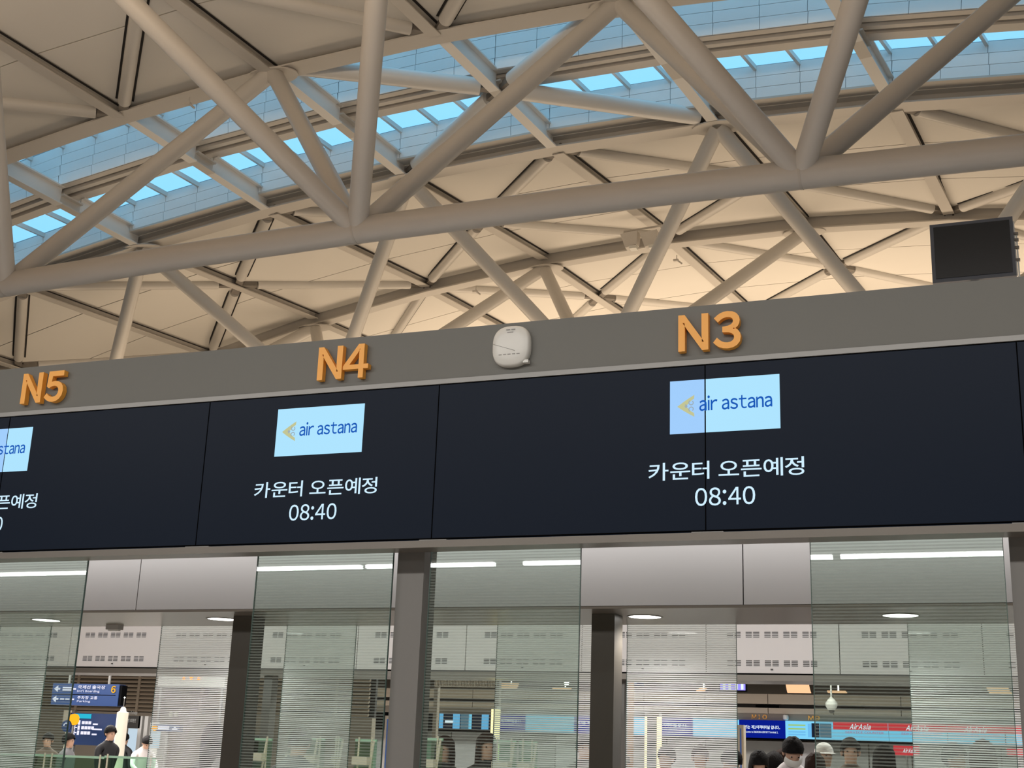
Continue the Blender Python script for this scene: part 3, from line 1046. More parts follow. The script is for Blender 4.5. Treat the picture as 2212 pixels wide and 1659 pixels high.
def far_display(xa, xb, kind, label):
    a, b = ray(xa, 1575)[0] * YM, ray(xb, 1575)[0] * YM
    t = thing('far_display', label, 'display', ((a + b) / 2, YM, ZMB), 'far displays')
    body = {'navy': 'navy', 'cyan': 'cyan', 'pic': 'cyan', 'airasia': 'cyan', 'dark': 'photo_dark'}[kind]
    MB().box((a + 0.01, YM, ZMB), (b - 0.01, YM + 0.25, ZMT)).build('screen', body, t)
    y = YM - 0.012
    w = b - a
    if kind == 'navy':
        text_mb('여기는 제1여객터미널 입니다.', a + w * .07, a + w * .90, R(1.36), R(1.47), y, 0.02).build('text_line', 'white_e', t)
        text_mb('Welcome to INCHEON AIRPORT Terminal 1.', a + w * .10, a + w * .86, R(1.24), R(1.30), y, 0.02).build('text_line', 'white_e', t)
    elif kind == 'pic':
        for z, m in ((1.50, 'greentext'), (1.39, 'greentext'), (1.30, 'cyan2'), (1.22, 'cyan2')):
            MB().box((a + w * .07, y, R(z) - 0.02), (a + w * .43, YM, R(z) + 0.02)).build('text_line', m, t)
        MB().box((a + w * .48, y, R(1.15)), (a + w * .56, YM, R(1.55))).build('picture', 'cyan2', t)
        MB().box((a + w * .56, y, R(1.15)), (a + w * .72, YM, R(1.57))).build('picture', 'photo_dark', t)
        MB().box((a + w * .73, y, R(1.15)), (a + w * .97, YM, R(1.57))).build('picture', 'photo_mid', t)
    elif kind == 'airasia':
        MB().box((a, y, R(1.40)), (b, YM, ZMT)).build('red_band', 'red', t)
        text_mb('AirAsia', a + w * .30, a + w * .68, R(1.42), R(1.58), y - 0.01, 0.03, lean=0.3).build('airline_name', 'white_e', t)
        text_mb('SERVICE COUNTER', a + w * .22, a + w * .92, R(1.30), R(1.36), y - 0.01, 0.01).build('text_line', 'redtext', t)
    elif kind == 'dark':
        for f0, f1, m in ((.0, .08, 'cyan2'), (.28, .42, 'cyan2'), (.44, .62, 'photo_mid'), (.60, .66, 'cyan'), (.86, 1.0, 'cyan2')):
            MB().box((a + w * f0, y, ZMB + .02), (a + w * f1, YM, ZMT - .02)).build('picture', m, t)
        MB().box((a + w * .12, y, R(1.30)), (a + w * .3, YM, R(1.38))).build('picture', 'white_e', t)
    return t


far_display(948, 1055, 'dark', 'far black display with pale blue pictures behind the middle glass')
far_display(1062, 1133, 'navy', 'far navy notice display between the picture screen and a cyan one')
far_display(1134, 1238, 'cyan', 'far plain cyan display behind the lined middle glass')
far_display(1239, 1345, 'navy', 'far navy notice display beside the middle bronze post')
far_display(1346, 1392, 'cyan', 'far narrow cyan display right of the middle bronze post')
far_display(1393, 1495, 'navy', 'far navy notice display behind the white-lined glass')
far_display(1496, 1550, 'cyan', 'far cyan display next to the navy notice behind white-lined glass')
far_display(1551, 1594, 'cyan', 'far cyan display left of the bright navy terminal notice')
far_display(1596, 1695, 'navy', 'far navy display with the terminal welcome notice under M10')
far_display(1696, 1799, 'pic', 'far cyan display with green lines and dark pictures under M9')
far_display(1800, 1918, 'airasia', 'far red and cyan airline banner next to the cyan picture display')
far_display(1919, 2045, 'airasia', 'far red and cyan airline banner, second from the picture display')
far_display(2046, 2170, 'airasia', 'far red and cyan airline banner, third from the picture display')
far_display(2171, 2290, 'airasia', 'far red and cyan airline banner behind the end frame post')

# back wall of the far counters with its pale bays
bw = thing('far_counter_wall', 'pale partition wall of bays behind the far counters under the displays', 'partition', (-8, 44, 0))
for k in range(-20, 7):
    MB().box((k * 1.3 + 0.02, 44, 0.0), (k * 1.3 + 1.28, 44.1, R(1.05))).build('bay_panel', 'pale' if k % 3 else 'vent', bw)
MB().box((-26, 44.1, 0), (9, 44.3, R(1.05))).build('backing', 'umber', bw)
MB().box((-26, 44.3, 0), (9, 44.5, R(6.5))).build('upper_wall', 'umber', bw)
t = thing('far_small_banner', 'small red airline sign standing below the far banners', 'sign', P(1957, 1622, 40))
a, b = pix_box(1930, 1986, 1611, 1632, 40.0)
MB().box(a, b).build('board', 'red', t)
text_mb('AirAsia', a[0] + .25, b[0] - .12, a[2] + .07, b[2] - .07, 39.985, 0.03, lean=0.3).build('airline_name', 'white_e', t)
MB().tube(((a[0] + b[0]) / 2, 40.03, 0), ((a[0] + b[0]) / 2, 40.03, a[2]), 0.03, n=10).build('stand', 'post', t)
t = thing('far_small_banner', 'small orange-red sign at the edge of the end frame post', 'sign', P(2195, 1625, 40))
a, b = pix_box(2175, 2225, 1616, 1634, 40.0)
MB().box(a, b).build('board', 'red', t)
MB().tube(((a[0] + b[0]) / 2, 40.03, 0), ((a[0] + b[0]) / 2, 40.03, a[2]), 0.03, n=10).build('stand', 'post', t)

# warm-lit ceiling panels of the far hall, lamplight put in as glow
for i, (x0, x1, y0, y1, lab) in enumerate(((1690, 1752, 1477, 1497, 'large warm lit curved shade hanging above the M10 header'), (1780, 1830, 1491, 1497, 'thin warm lit shade right of the large one'),
                                          (2128, 2186, 1480, 1499, 'warm lit shade behind the lined end glass'), (1064, 1116, 1475, 1488, 'warm lit shade behind the middle front glass'),
                                          (1184, 1232, 1483, 1489, 'thin warm lit shade left of the middle bronze post'), (1500, 1521, 1486, 1493, 'small warm lit shade behind the white-lined glass'))):
    Y = 34.0
    a, b = pix_box(x0, x1, y0, y1, Y)
    t = thing('pendant_lamp', lab, 'lamp', ((a[0] + b[0]) / 2, Y, a[2]), 'warm hanging shades')
    n_ = 8
    top, sk = b[2], (b[0] - a[0]) * 0.18
    vs, fs = [], []
    for j in range(n_ + 1):
        u = j / n_
        z = a[2] + (top - a[2]) * (1 - u) ** 1.4
        yy = Y + 0.5 * (1 - u)
        vs += [(a[0] + sk * u, yy, z), (b[0] - sk * (1 - u), yy, z), (a[0] + sk * u, yy, z + 0.02), (b[0] - sk * (1 - u), yy, z + 0.02)]
    for j in range(n_):
        q = j * 4
        fs += [(q, q + 1, q + 5, q + 4), (q + 2, q + 6, q + 7, q + 3), (q, q + 4, q + 6, q + 2), (q + 1, q + 3, q + 7, q + 5)]
    fs += [(0, 2, 3, 1), (n_ * 4, n_ * 4 + 1, n_ * 4 + 3, n_ * 4 + 2)]
    MB().add(vs, fs).build('shade', 'warmshade', t, True)
    xc = (a[0] + b[0]) / 2
    MB().tube((xc, Y + 0.5, top), (xc, Y + 0.5, R(3.25)), 0.02, n=8).build('hanger', 'plastic', t)

# small spot and camera fittings in the far hall
for px, py, lab in ((1815, 1470, 'small bright spotlight above the far beige band'), (1104, 1461, 'small bright spotlight seen through the middle glass'), (1224, 1475, 'small white spotlight left of the middle bronze post')):
    Y = 33.0
    p = P(px, py, Y)
    t = thing('spotlight', lab, 'spotlight', p, 'far spotlights')
    MB().lathe([(0.0, -0.07), (0.05, -0.06), (0.065, 0.0), (0.05, 0.06), (0.0, 0.07)], p, 14).build('lens', 'lamp', t, True)
    MB().tube(p + Vector((0, 0, 0.06)), Vector((p.x, p.y, R(3.25))), 0.012, n=8).build('hanger', 'plastic', t)
p = P(1796, 1522, 20.0)
t = thing('dome_camera', 'white dome camera hanging on a thin rod beside the end glass', 'camera', p)
MB().lathe([(0.0, -0.09), (0.05, -0.08), (0.085, -0.02), (0.085, 0.02), (0.05, 0.07), (0.02, 0.1)], p, 18).build('housing', 'plastic', t, True)
MB().lathe([(0.0, -0.125), (0.03, -0.12), (0.045, -0.085)], p, 14).build('dome', 'black', t, True)
MB().tube(p + Vector((0, 0, 0.09)), Vector((p.x, p.y, R(3.25))), 0.012, n=8).build('rod', 'plastic', t)
a, b = pix_box(1553, 1613, 1470, 1494, 20.0, 0.06)
t = thing('hanging_screen', 'glowing violet screen hanging left of the M10 header', 'screen', ((a[0] + b[0]) / 2, 20, a[2]))
MB().box(a, b).build('housing', 'bezel', t)
MB().box((a[0] + .02, 19.99, a[2] + .02), (b[0] - .02, 20.0, b[2] - .02)).build('screen', 'violet', t)
for f in (0.15, 0.35, 0.6, 0.8):
    MB().box((a[0] + (b[0] - a[0]) * f, 19.985, a[2] + .03), (a[0] + (b[0] - a[0]) * (f + .09), 19.99, a[2] + .12 + .05 * (f * 7 % 1))).build('picture', 'white_e', t)
MB().tube(((a[0] + b[0]) / 2, 20.03, b[2]), ((a[0] + b[0]) / 2, 20.03, R(3.25)), 0.02, n=8).build('rod', 'post', t)
a, b = pix_box(1352, 1390, 1458, 1482, 24.0, 0.08)
t = thing('hanging_blue_sign', 'small blue wayfinding sign behind the white-lined glass near the wood column', 'sign', ((a[0] + b[0]) / 2, 24, a[2]))
MB().box(a, b).build('board', 'signblue', t)
for f in (.25, .5, .75):
    MB().box((a[0], 23.985, a[2] + (b[2] - a[2]) * f), (a[0] + (b[0] - a[0]) * (.5 + f / 2), 24, a[2] + (b[2] - a[2]) * f + .03)).build('text_line', 'signwhite', t)
MB().tube(((a[0] + b[0]) / 2, 24.04, b[2]), ((a[0] + b[0]) / 2, 24.04, R(3.25)), 0.02, n=8).build('rod', 'post', t)

# wooden lattice screen high up behind the middle glass
la, lb = pix_box(940, 1072, 1454, 1483, 30.0, 0.1)
t = thing('lattice_screen', 'pale wooden lattice screen high in the hall behind the middle glass', 'screen', ((la[0] + lb[0]) / 2, 30, 0))
mb = MB()
nn = 40
for i in range(nn + 1):
    x = la[0] + (lb[0] - la[0]) * i / nn
    mb.box((x - 0.012, 30, la[2]), (x + 0.012, 30.03, lb[2] + 0.3))
for j in range(7):
    z = la[2] + (lb[2] + 0.3 - la[2]) * j / 6
    mb.box((la[0], 30.03, z - 0.012), (lb[0], 30.06, z + 0.012))
o = mb.build('lattice_bars', 'beige', t)
o['kind'] = 'stuff'
MB().box((la[0], 30.1, la[2]), (lb[0], 30.2, lb[2] + 0.3)).build('backing', 'dark', t)
for x in (la[0], lb[0]):
    MB().box((x - .05, 30.08, 0), (x + .05, 30.22, la[2] + .4)).build('leg', 'umber', t)

# wood-clad columns
for x0, x1, Y, lab in ((846, 873, 16.5, 'wood-clad column with pale edges just left of the grey middle post'), (1331, 1352, 16.5, 'wood-clad column just right of the middle bronze post')):
    a, b = pix_box(x0, x1, 1480, 1640, Y, 0.35)
    t = thing('wood_column', lab, 'column', ((a[0] + b[0]) / 2, Y, 0), 'wood-clad columns')
    MB().box((a[0], Y, 0), (b[0], Y + .35, R(1.62))).build('cladding', 'wood', t)
    for x in (a[0] - .02, b[0] - .01):
        MB().box((x, Y - .01, 0), (x + .03, Y + .02, R(1.62))).build('edge_strip', 'cream', t)

# information kiosks
for x0, x1, y0, m, Y, lab in ((830, 848, 1546, 'kiosk', 15.0, 'tall blue kiosk panel in a white frame left of the grey middle post'), (1594, 1607, 1566, 'kiosk', 15.5, 'tall blue kiosk panel in a pale lit frame under M10'),
                              (1393, 1424, 1540, 'kioskgrey', 15.0, 'grey glass kiosk with warm light strips behind the white-lined glass'), (1060, 1072, 1525, 'kioskgrey', 15.0, 'slim pale kiosk edge behind the middle glass')):
    a, b = pix_box(x0, x1, y0, 1650, Y, 0.12)
    t = thing('info_kiosk', lab, 'kiosk', ((a[0] + b[0]) / 2, Y, 0), 'kiosks')
    MB().box((a[0] + .02, Y, 0.1), (b[0] - .02, Y + .1, b[2] - .03)).build('panel', m, t)
    MB().box((a[0], Y - .01, b[2] - .04), (b[0], Y + .11, b[2])).build('top_frame', 'plastic', t)
    for x, mm in ((a[0], 'bulb' if m == 'kioskgrey' else 'plastic'), (b[0] - .025, 'bulb' if m == 'kioskgrey' else 'cream')):
        MB().box((x, Y - .012, 0.1), (x + .025, Y + .11, b[2] - .04)).build('side_frame', mm, t)
    MB().box((a[0] - .05, Y - .1, 0), (b[0] + .05, Y + .2, 0.1)).build('base', 'post', t)

# ------------------------------------------------------------------ left end: louvres, signs, kiosk
lv = thing('louver_wall', 'bronze wall with horizontal louvre slats above the blue signs', 'wall', (-26, 30, 0))
MB().box((-40, 30.1, 0), (-15.5, 30.3, R(1.0))).build('lower_wall', 'umber', lv)
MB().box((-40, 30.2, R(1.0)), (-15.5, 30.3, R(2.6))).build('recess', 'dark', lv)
sl = MB().box((-12.2, 0, 0), (12.2, 0.09, 0.055)).mesh('slat')
for i in range(13):
    o = link('slat', sl, 'louver', lv)
    o.location = (-27.8, 30.05, R(1.02) + i * 0.105)
    o.rotation_euler = (0.5, 0, 0)
for i in range(12):
    x = -38.5 + i * 2.0
    MB().box((x - .04, 30.02, R(1.0)), (x + .04, 30.06, R(2.45))).build('louver_post', 'louver', lv)

a, b = pix_box(112, 256, 1477, 1524, 24.0, 0.22)
sg = thing('overhead_sign', 'blue illuminated overhead sign with boarding and parking lines and a yellow 6', 'sign', ((a[0] + b[0]) / 2, 24, a[2]))
MB().box(a, b).build('board', 'signblue', sg)
MB().box((b[0], 24.02, a[2] + .02), (b[0] + .06, 24.2, b[2] - .02)).build('end_cap', 'bezel', sg)
MB().box((a[0], 23.99, (a[2] + b[2]) / 2 - .005), (b[0] - .08, 24.0, (a[2] + b[2]) / 2 + .005)).build('divider', 'bezel', sg)
w, h = b[0] - a[0], b[2] - a[2]
y = 23.985


def st(s, f0, f1, g0, g1, m='signwhite', nm='text_line', off=0.02, par=None, bx=None, yy=None):
    A, B = bx or (a, b)
    text_mb(s, A[0] + (B[0] - A[0]) * f0, A[0] + (B[0] - A[0]) * f1, A[2] + (B[2] - A[2]) * g0, A[2] + (B[2] - A[2]) * g1, yy or y, off).build(nm, m, par or sg)


st('국제선 출국장', .39, .80, .76, .93)
st("Int'l Boarding", .38, .72, .58, .72)
st('주차장 교통', .40, .70, .28, .43)
st('Parking', .40, .60, .12, .24)
st('6', .89, .955, .60, .92, 'signyellow', 'gate_number')
for f, g in ((.03, .75), (.02, .27)):
    xx, zz = a[0] + w * f, a[2] + h * g
    MB().prism([(xx, zz), (xx + .10, zz + .07), (xx + .10, zz + .02), (xx + .16, zz + .02), (xx + .16, zz - .02), (xx + .10, zz - .02), (xx + .10, zz - .07)], y, y + .01).build('arrow', 'signwhite', sg)
for f, g, ww in ((.16, .80, .14), (.16, .70, .14), (.31, .75, .05), (.14, .27, .06), (.22, .27, .06), (.30, .27, .05)):
    MB().box((a[0] + w * f, y, a[2] + h * (g - .035)), (a[0] + w * (f + ww), y + .01, a[2] + h * (g + .035))).build('pictogram', 'signwhite', sg)
for f in (.2, .8):
    MB().tube((a[0] + w * f, 24.1, b[2]), (a[0] + w * f, 24.1, R(3.25)), 0.03, n=8).build('hanger', 'post', sg)

a, b = pix_box(148, 249, 1541, 1610, 26.0, 0.15)
w, h = b[0] - a[0], b[2] - a[2]
dr = thing('directory_board', 'upright blue directory board with white arrows below the overhead sign', 'sign', ((a[0] + b[0]) / 2, 26, 0))
MB().box((a[0], 26.0, a[2]), b).build('board', 'signblue', dr)
MB().box((a[0] - .2, 26.0, b[2] - .25), (a[0] + .03, 26.12, b[2] + .06)).build('side_frame', 'umber', dr)
y = 25.985
MB().box((a[0] + w * .12, y, b[2] - h * .17), (a[0] + w * .46, y + .01, b[2] - h * .02)).build('header_strip', 'signcyan', dr)
for i, (s1, s2) in enumerate((('A B C', 'Cafe'), ('D E F', 'Restaurant'), ('G H', 'Service'))):
    zz = b[2] - h * (.30 + i * .16)
    xx = a[0] + w * .10
    MB().prism([(xx, zz), (xx + .05, zz + .05), (xx + .07, zz + .04), (xx + .04, zz + .012), (xx + .11, zz + .012), (xx + .11, zz - .012), (xx + .04, zz - .012), (xx + .07, zz - .04), (xx + .05, zz - .05)], y, y + .01).build('arrow', 'signwhite', dr)
    MB().box((xx + w * .10, y, zz - .05), (xx + w * .14, y + .01, zz + .05)).build('pictogram', 'signwhite', dr)
    for j in range(3 + (i == 1)):
        x_ = xx + w * (.18 + .07 * j)
        MB().box((x_, y, zz - .035), (x_ + w * .055, y + .01, zz + .035)).build('text_block', 'signwhite', dr)
    MB().box((xx + w * .42, y, zz - .045), (xx + w * (.52 + .10 * (i == 1)), y + .01, zz - .01)).build('text_block', 'signwhite', dr)
for x_ in (a[0] + w * .1, a[0] + w * .9):
    MB().box((x_ - .03, 26.05, 0), (x_ + .03, 26.11, a[2] + .02)).build('leg', 'post', dr)
p = P(160, 1554, 25.5)
t = thing('round_sign_lamp', 'round yellow lit sign lamp beside the directory board', 'lamp', p)
MB().lathe([(0.0, -.13), (.08, -.11), (.115, -.05), (.115, .05), (.08, .11), (0.0, .13)], p, 18).build('globe', 'signyellow', t, True)
MB().tube((p.x, p.y, 0), p + Vector((0, 0, -.1)), 0.025, n=8).build('pole', 'post', t)
p = P(143, 1568, 25.0)
t = thing('round_blue_sign', 'small round blue sign on a pole at the edge of the front glass', 'sign', p)
MB().prism([(p.x + .13 * math.cos(i * math.pi / 10), p.z + .13 * math.sin(i * math.pi / 10)) for i in range(20)], 25.0, 25.03).build('disc', 'signblue', t)
mb = MB()
mb.path([(p.x + .06 * math.cos(i * math.pi / 8), 24.99, p.z + .06 * math.sin(i * math.pi / 8)) for i in range(9)], .012, 6)
mb.build('symbol', 'signwhite', t)
MB().tube((p.x, 25.04, 0), (p.x, 25.04, p.z), 0.025, n=8).build('pole', 'cream', t)

# lit column, exchange booth
p0, p1 = P(254, 1640, 21.0), P(259, 1527, 21.0)
t = thing('light_column', 'slim warm white lit column with a narrow neck beside the directory board', 'column', (p0.x, 21, 0))
MB().lathe([(.06, 0), (.105, .05), (.105, p1.z - .10), (.06, p1.z - .08), (.045, p1.z - .02), (.02, p1.z)], (p0.x, 21, 0), 20).build('shaft', MT.setdefault('litcol', mat('lit_column', (.75, .70, .6), .4, 0, .02, 2, 0, .5, (1, .82, .58), .15)), t, True)
MB().tube((p0.x, 21, p1.z), (p0.x, 21, p1.z + .16), .008, n=8).build('rod', 'post', t)
MB().lathe([(0, -.02), (.018, 0), (0, .02)], (p0.x, 21, p1.z + .17), 10).build('tip_light', 'lamp', t, True)
a, b = pix_box(262, 303, 1546, 1573, 27.0, 0.1)
ex = thing('exchange_booth', 'currency exchange booth with black sign and bright doorway', 'booth', ((a[0] + b[0]) / 2, 27, 0))
MB().box(a, b).build('sign_board', 'blackboard', ex)
text_mb('Currency Exchange', a[0] + .06, b[0] - .10, a[2] + .30, a[2] + .40, 26.985, .02).build('sign_text', 'signgrey', ex)
text_mb('환전 은행 외화환전', a[0] + .06, b[0] - .12, a[2] + .13, a[2] + .22, 26.985, .02).build('sign_text', 'signgrey', ex)
MB().box((a[0], 27.3, 0), (b[0] - .05, 27.35, a[2])).build('lit_interior', MT.setdefault('litint', emis('lit_booth_interior', (.55, .68, .78), 1.0)), ex)
for x_ in (b[0] - .05, b[0] + .12):
    MB().box((x_, 27.0, 0), (x_ + .1, 27.2, b[2])).build('jamb', 'fixture', ex)
a, b = pix_box(322, 342, 1561, 1620, 25.0, 0.1)
t = thing('ticket_machine', 'grey machine with lit white screen beside the exchange booth', 'machine', ((a[0] + b[0]) / 2, 25, 0))
MB().box((a[0], 25, 0), (b[0], 25.3, b[2])).build('body', 'fixture', t)
MB().box((a[0] + .03, 24.985, a[2] + .05), (b[0] + .05, 25.0, a[2] + .45)).build('screen', MT['litint'], t)
MB().box((a[0] + .05, 24.985, b[2] - .22), (b[0] - .03, 25.0, b[2] - .08)).build('label_plate', 'plastic', t)
p = P(331, 1539, 29.0)
t = thing('wall_spot', 'pair of small pale wall spotlights under the louvre wall', 'light', p)
for dx in (-.09, .07):
    MB().lathe([(0, -.07), (.05, -.05), (.065, .02), (.03, .07), (0, .075)], p + Vector((dx, .9, 0)), 12).build('lamp_head', 'cream', t, True)
a, b = pix_box(331, 388, 1566, 1580, 23.0, 0.12)
t = thing('lit_sign_strip', 'white lit sign strip with yellow end behind the white-lined left glass', 'sign', ((a[0] + b[0]) / 2, 23, a[2]))
MB().box(a, b).build('board', 'signblue', t)
MB().box((a[0] + .12, 22.985, a[2] + .02), (b[0] - .25, 23, b[2] - .02)).build('text_line', 'signwhite', t)
MB().lathe([(0, -.06), (.05, -.04), (.06, 0), (.05, .04), (0, .06)], (a[0] + .05, 22.98, (a[2] + b[2]) / 2), 12).build('round_mark', 'signyellow', t, True)
MB().prism([(b[0] - .2, a[2] + .02), (b[0] - .02, a[2] + .02), (b[0] - .11, b[2] - .02)], 22.985, 23).build('arrow', 'signwhite', t)
MB().tube(((a[0] + b[0]) / 2, 23.06, 0), ((a[0] + b[0]) / 2, 23.06, a[2]), .03, n=8).build('pole', 'post', t)
p = P(413, 1459, 26.0)
t = thing('orange_led_letters', 'orange lit letters IVI behind the white-lined left glass', 'sign', p)
for i, ch in enumerate('IVI'):
    cx = p.x + (i - 1) * .20
    text_mb(ch, cx - (.028 if ch == 'I' else .075), cx + (.028 if ch == 'I' else .075), p.z - .09, p.z + .09, 26.0, .05, depth=.02).build('letter', MT.setdefault('ledorange', emis('led_orange', (1.0, .20, .03), 4.0)), t)
MB().box((p.x - .9, 26.02, p.z - .25), (p.x + .9, 26.1, p.z + .16)).build('board', 'pale', t)
for x_ in (p.x - .85, p.x + .8):
    MB().box((x_, 26.05, 0), (x_ + .05, 26.1, p.z - .2)).build('leg', 'post', t)

# ------------------------------------------------------------------ rear counters with green glass
Y = 10.2
for i, (x0, x1, yt) in enumerate(((-40, 105, 1627), (105, 225, 1632), (225, 335, 1634), (528, 585, 1594), (622, 700, 1593), (722, 735, 1594), (766, 812, 1597), (910, 955, 1594), (1065, 1115, 1600), (1120, 1160, 1602))):
    a, b = pix_box(x0, x1, yt, 1655, Y, 0.012)
    hi = yt < 1620
    t = thing('counter_glass', ('short green glass rail on the rear counter left of the directory board', 'short green glass rail on the rear counter below the directory board', 'short green glass rail on the rear counter below the exchange booth',
                                'green glass shield beside the left bronze post', 'wide green glass shield behind the N4 glass', 'narrow green glass shield with cream foot', 'green glass shield near the blue kiosk',
                                'green glass shield right of the grey middle post', 'green glass shield behind the middle white-lined glass', 'green glass shield left of the yellow kiosk light')[i], 'glass', ((a[0] + b[0]) / 2, Y, 1.1), 'rear counter glass')
    MB().box((a[0], Y, 1.12), (b[0], Y + .012, b[2])).build('pane', 'greenglass', t)
    MB().box((a[0], Y - .004, b[2] - .02), (b[0], Y + .016, b[2])).build('top_edge', 'mint', t)
    for x in (a[0] + .04, b[0] - .04):
        MB().tube((x, Y - .01, 1.10), (x, Y - .01, b[2] + .015), .008, n=8).build('clamp_rod', 'cream', t)
    if hi:
        xm = a[0] + (b[0] - a[0]) * .7
        MB().tube((xm, Y - .03, 1.12), (xm + .05, Y - .03, b[2] - .01), .01, n=8).build('stay', 'cream', t)
        MB().box((a[0] + .03, Y - .10, 1.36), (b[0] - .03, Y - .03, 1.425)).build('tray', 'cream', t)
for k in range(-7, 2):
    x = -1.0 + k * 1.5
    t = thing('rear_counter', 'pale metal rear check-in counter carrying green glass shields', 'counter', (x, 10.2, 0), 'rear counters')
    MB().box((x - .72, 10.0, .08), (x + .72, 10.55, 1.05)).build('body', 'vent', t)
    MB().box((x - .745, 9.95, 1.05), (x + .745, 10.6, 1.10)).build('worktop', 'plastic', t)
    MB().box((x - .7, 10.05, 0), (x + .7, 10.5, .08)).build('plinth', 'darkpost', t)

# ------------------------------------------------------------------ people
def skel(pose):
    V, E_, Rr, T = [], [], [], []

    def j(co, r, tname, par=None):
        V.append(Vector(co))
        Rr.append(r if isinstance(r, tuple) else (r, r))
        T.append(tname)
        if par is not None:
            E_.append((par, len(V) - 1))
        return len(V) - 1
    lean = {'stand': 0.0, 'down': 0.03, 'bend': 0.28, 'walk': 0.05}[pose]
    hd_ = {'stand': 0.0, 'down': 0.55, 'bend': 0.35, 'walk': 0.05}[pose]

    def L(x, y, z):                             # lean the upper body forward about the hip
        if z <= 0.95:
            return Vector((x, y, z))
        q = Vector((x, y, z - 0.95))
        q.rotate(Matrix.Rotation(lean, 3, 'X'))
        return q + Vector((0, 0, 0.95))

    def Hh(x, y, z):                            # nod the head about the neck
        q = Vector((x, y, z - 0.022 - 1.53))
        q.rotate(Matrix.Rotation(hd_, 3, 'X'))
        q = q + Vector((0, 0, 1.53))
        return L(q.x, q.y, q.z)
    pel = j((0, 0, 0.95), (0.155, 0.115), 'legs')
    wa = j(L(0, 0, 1.10), (0.14, 0.10), 'top', pel)
    ch = j(L(0, 0, 1.29), (0.165, 0.115), 'top', wa)
    nb = j(L(0, 0.015, 1.44), (0.10, 0.085), 'top', ch)
    nk = j(L(0, 0.01, 1.515), (0.058, 0.060), 'skin', nb)
    jw = j(Hh(0, -0.02, 1.575), (0.060, 0.074), 'skin', nk)
    mi_ = j(Hh(0, -0.004, 1.65), (0.078, 0.096), 'skin', jw)
    j(Hh(0, 0.004, 1.715), (0.064, 0.080), 'skin', mi_)
    for s in (-1, 1):
        sw = 0.10 if pose == 'walk' else 0.0
        cl = j(L(s * 0.11, 0.01, 1.405), (0.075, 0.075), 'top', nb)
        sh = j(L(s * 0.195, 0.01, 1.375), (0.066, 0.066), 'top', cl)
        if pose == 'bend':
            el = j(L(s * 0.25, -0.16, 1.20), 0.048, 'top', sh)
            wr = j(L(s * 0.16, -0.34, 1.14), 0.034, 'top', el)
            dirn = Vector((-s * 0.3, -0.9, -0.1)).normalized()
        elif pose == 'down':
            el = j(L(s * 0.24, -0.03, 1.10), 0.048, 'top', sh)
            wr = j(L(s * 0.13, -0.25, 1.06), 0.034, 'top', el)
            dirn = Vector((-s * 0.4, -0.9, 0.05)).normalized()
        else:
            el = j(L(s * 0.235, 0.03 + sw * s, 1.10), 0.048, 'top', sh)
            wr = j(L(s * 0.24, -0.04 + sw * 2 * s, 0.86), 0.034, 'top', el)
            dirn = Vector((0, -0.12, -1)).normalized()
        pm = j(V[wr] + dirn * 0.06, (0.036, 0.024), 'skin', wr)
        side = Vector((0, 1, 0)) if pose in ('stand', 'walk') else Vector((1, 0, 0))
        for q, ln in ((-0.028, 0.062), (-0.009, 0.075), (0.010, 0.07), (0.028, 0.055)):
            k1 = j(V[pm] + dirn * 0.035 + side * q, 0.0095, 'skin', pm)
            k2 = j(V[k1] + dirn * ln * 0.6 + Vector((-s * 0.008, 0, 0)), 0.0085, 'skin', k1)
            j(V[k2] + dirn * ln * 0.4 + Vector((-s * 0.02, 0, 0)), 0.0075, 'skin', k2)
        th = j(V[pm] - dirn * 0.02 - side * 0.035, 0.011, 'skin', pm)
        j(V[th] + dirn * 0.045 - side * 0.012, 0.009, 'skin', th)
        hp = j((s * 0.09, 0, 0.88), 0.095, 'legs', pel)
        st_ = 0.16 * s if pose == 'walk' else 0.0
        kn = j((s * 0.10, -0.02 - st_, 0.50), 0.062, 'legs', hp)
        an = j((s * 0.10, 0.02 - st_ * 1.6, 0.09), 0.042, 'legs', kn)
        j((s * 0.11, -0.13 - st_ * 1.6, 0.045), (0.042, 0.034), 'shoe', an)
    return V, E_, Rr, T, Hh


_bodies = {}


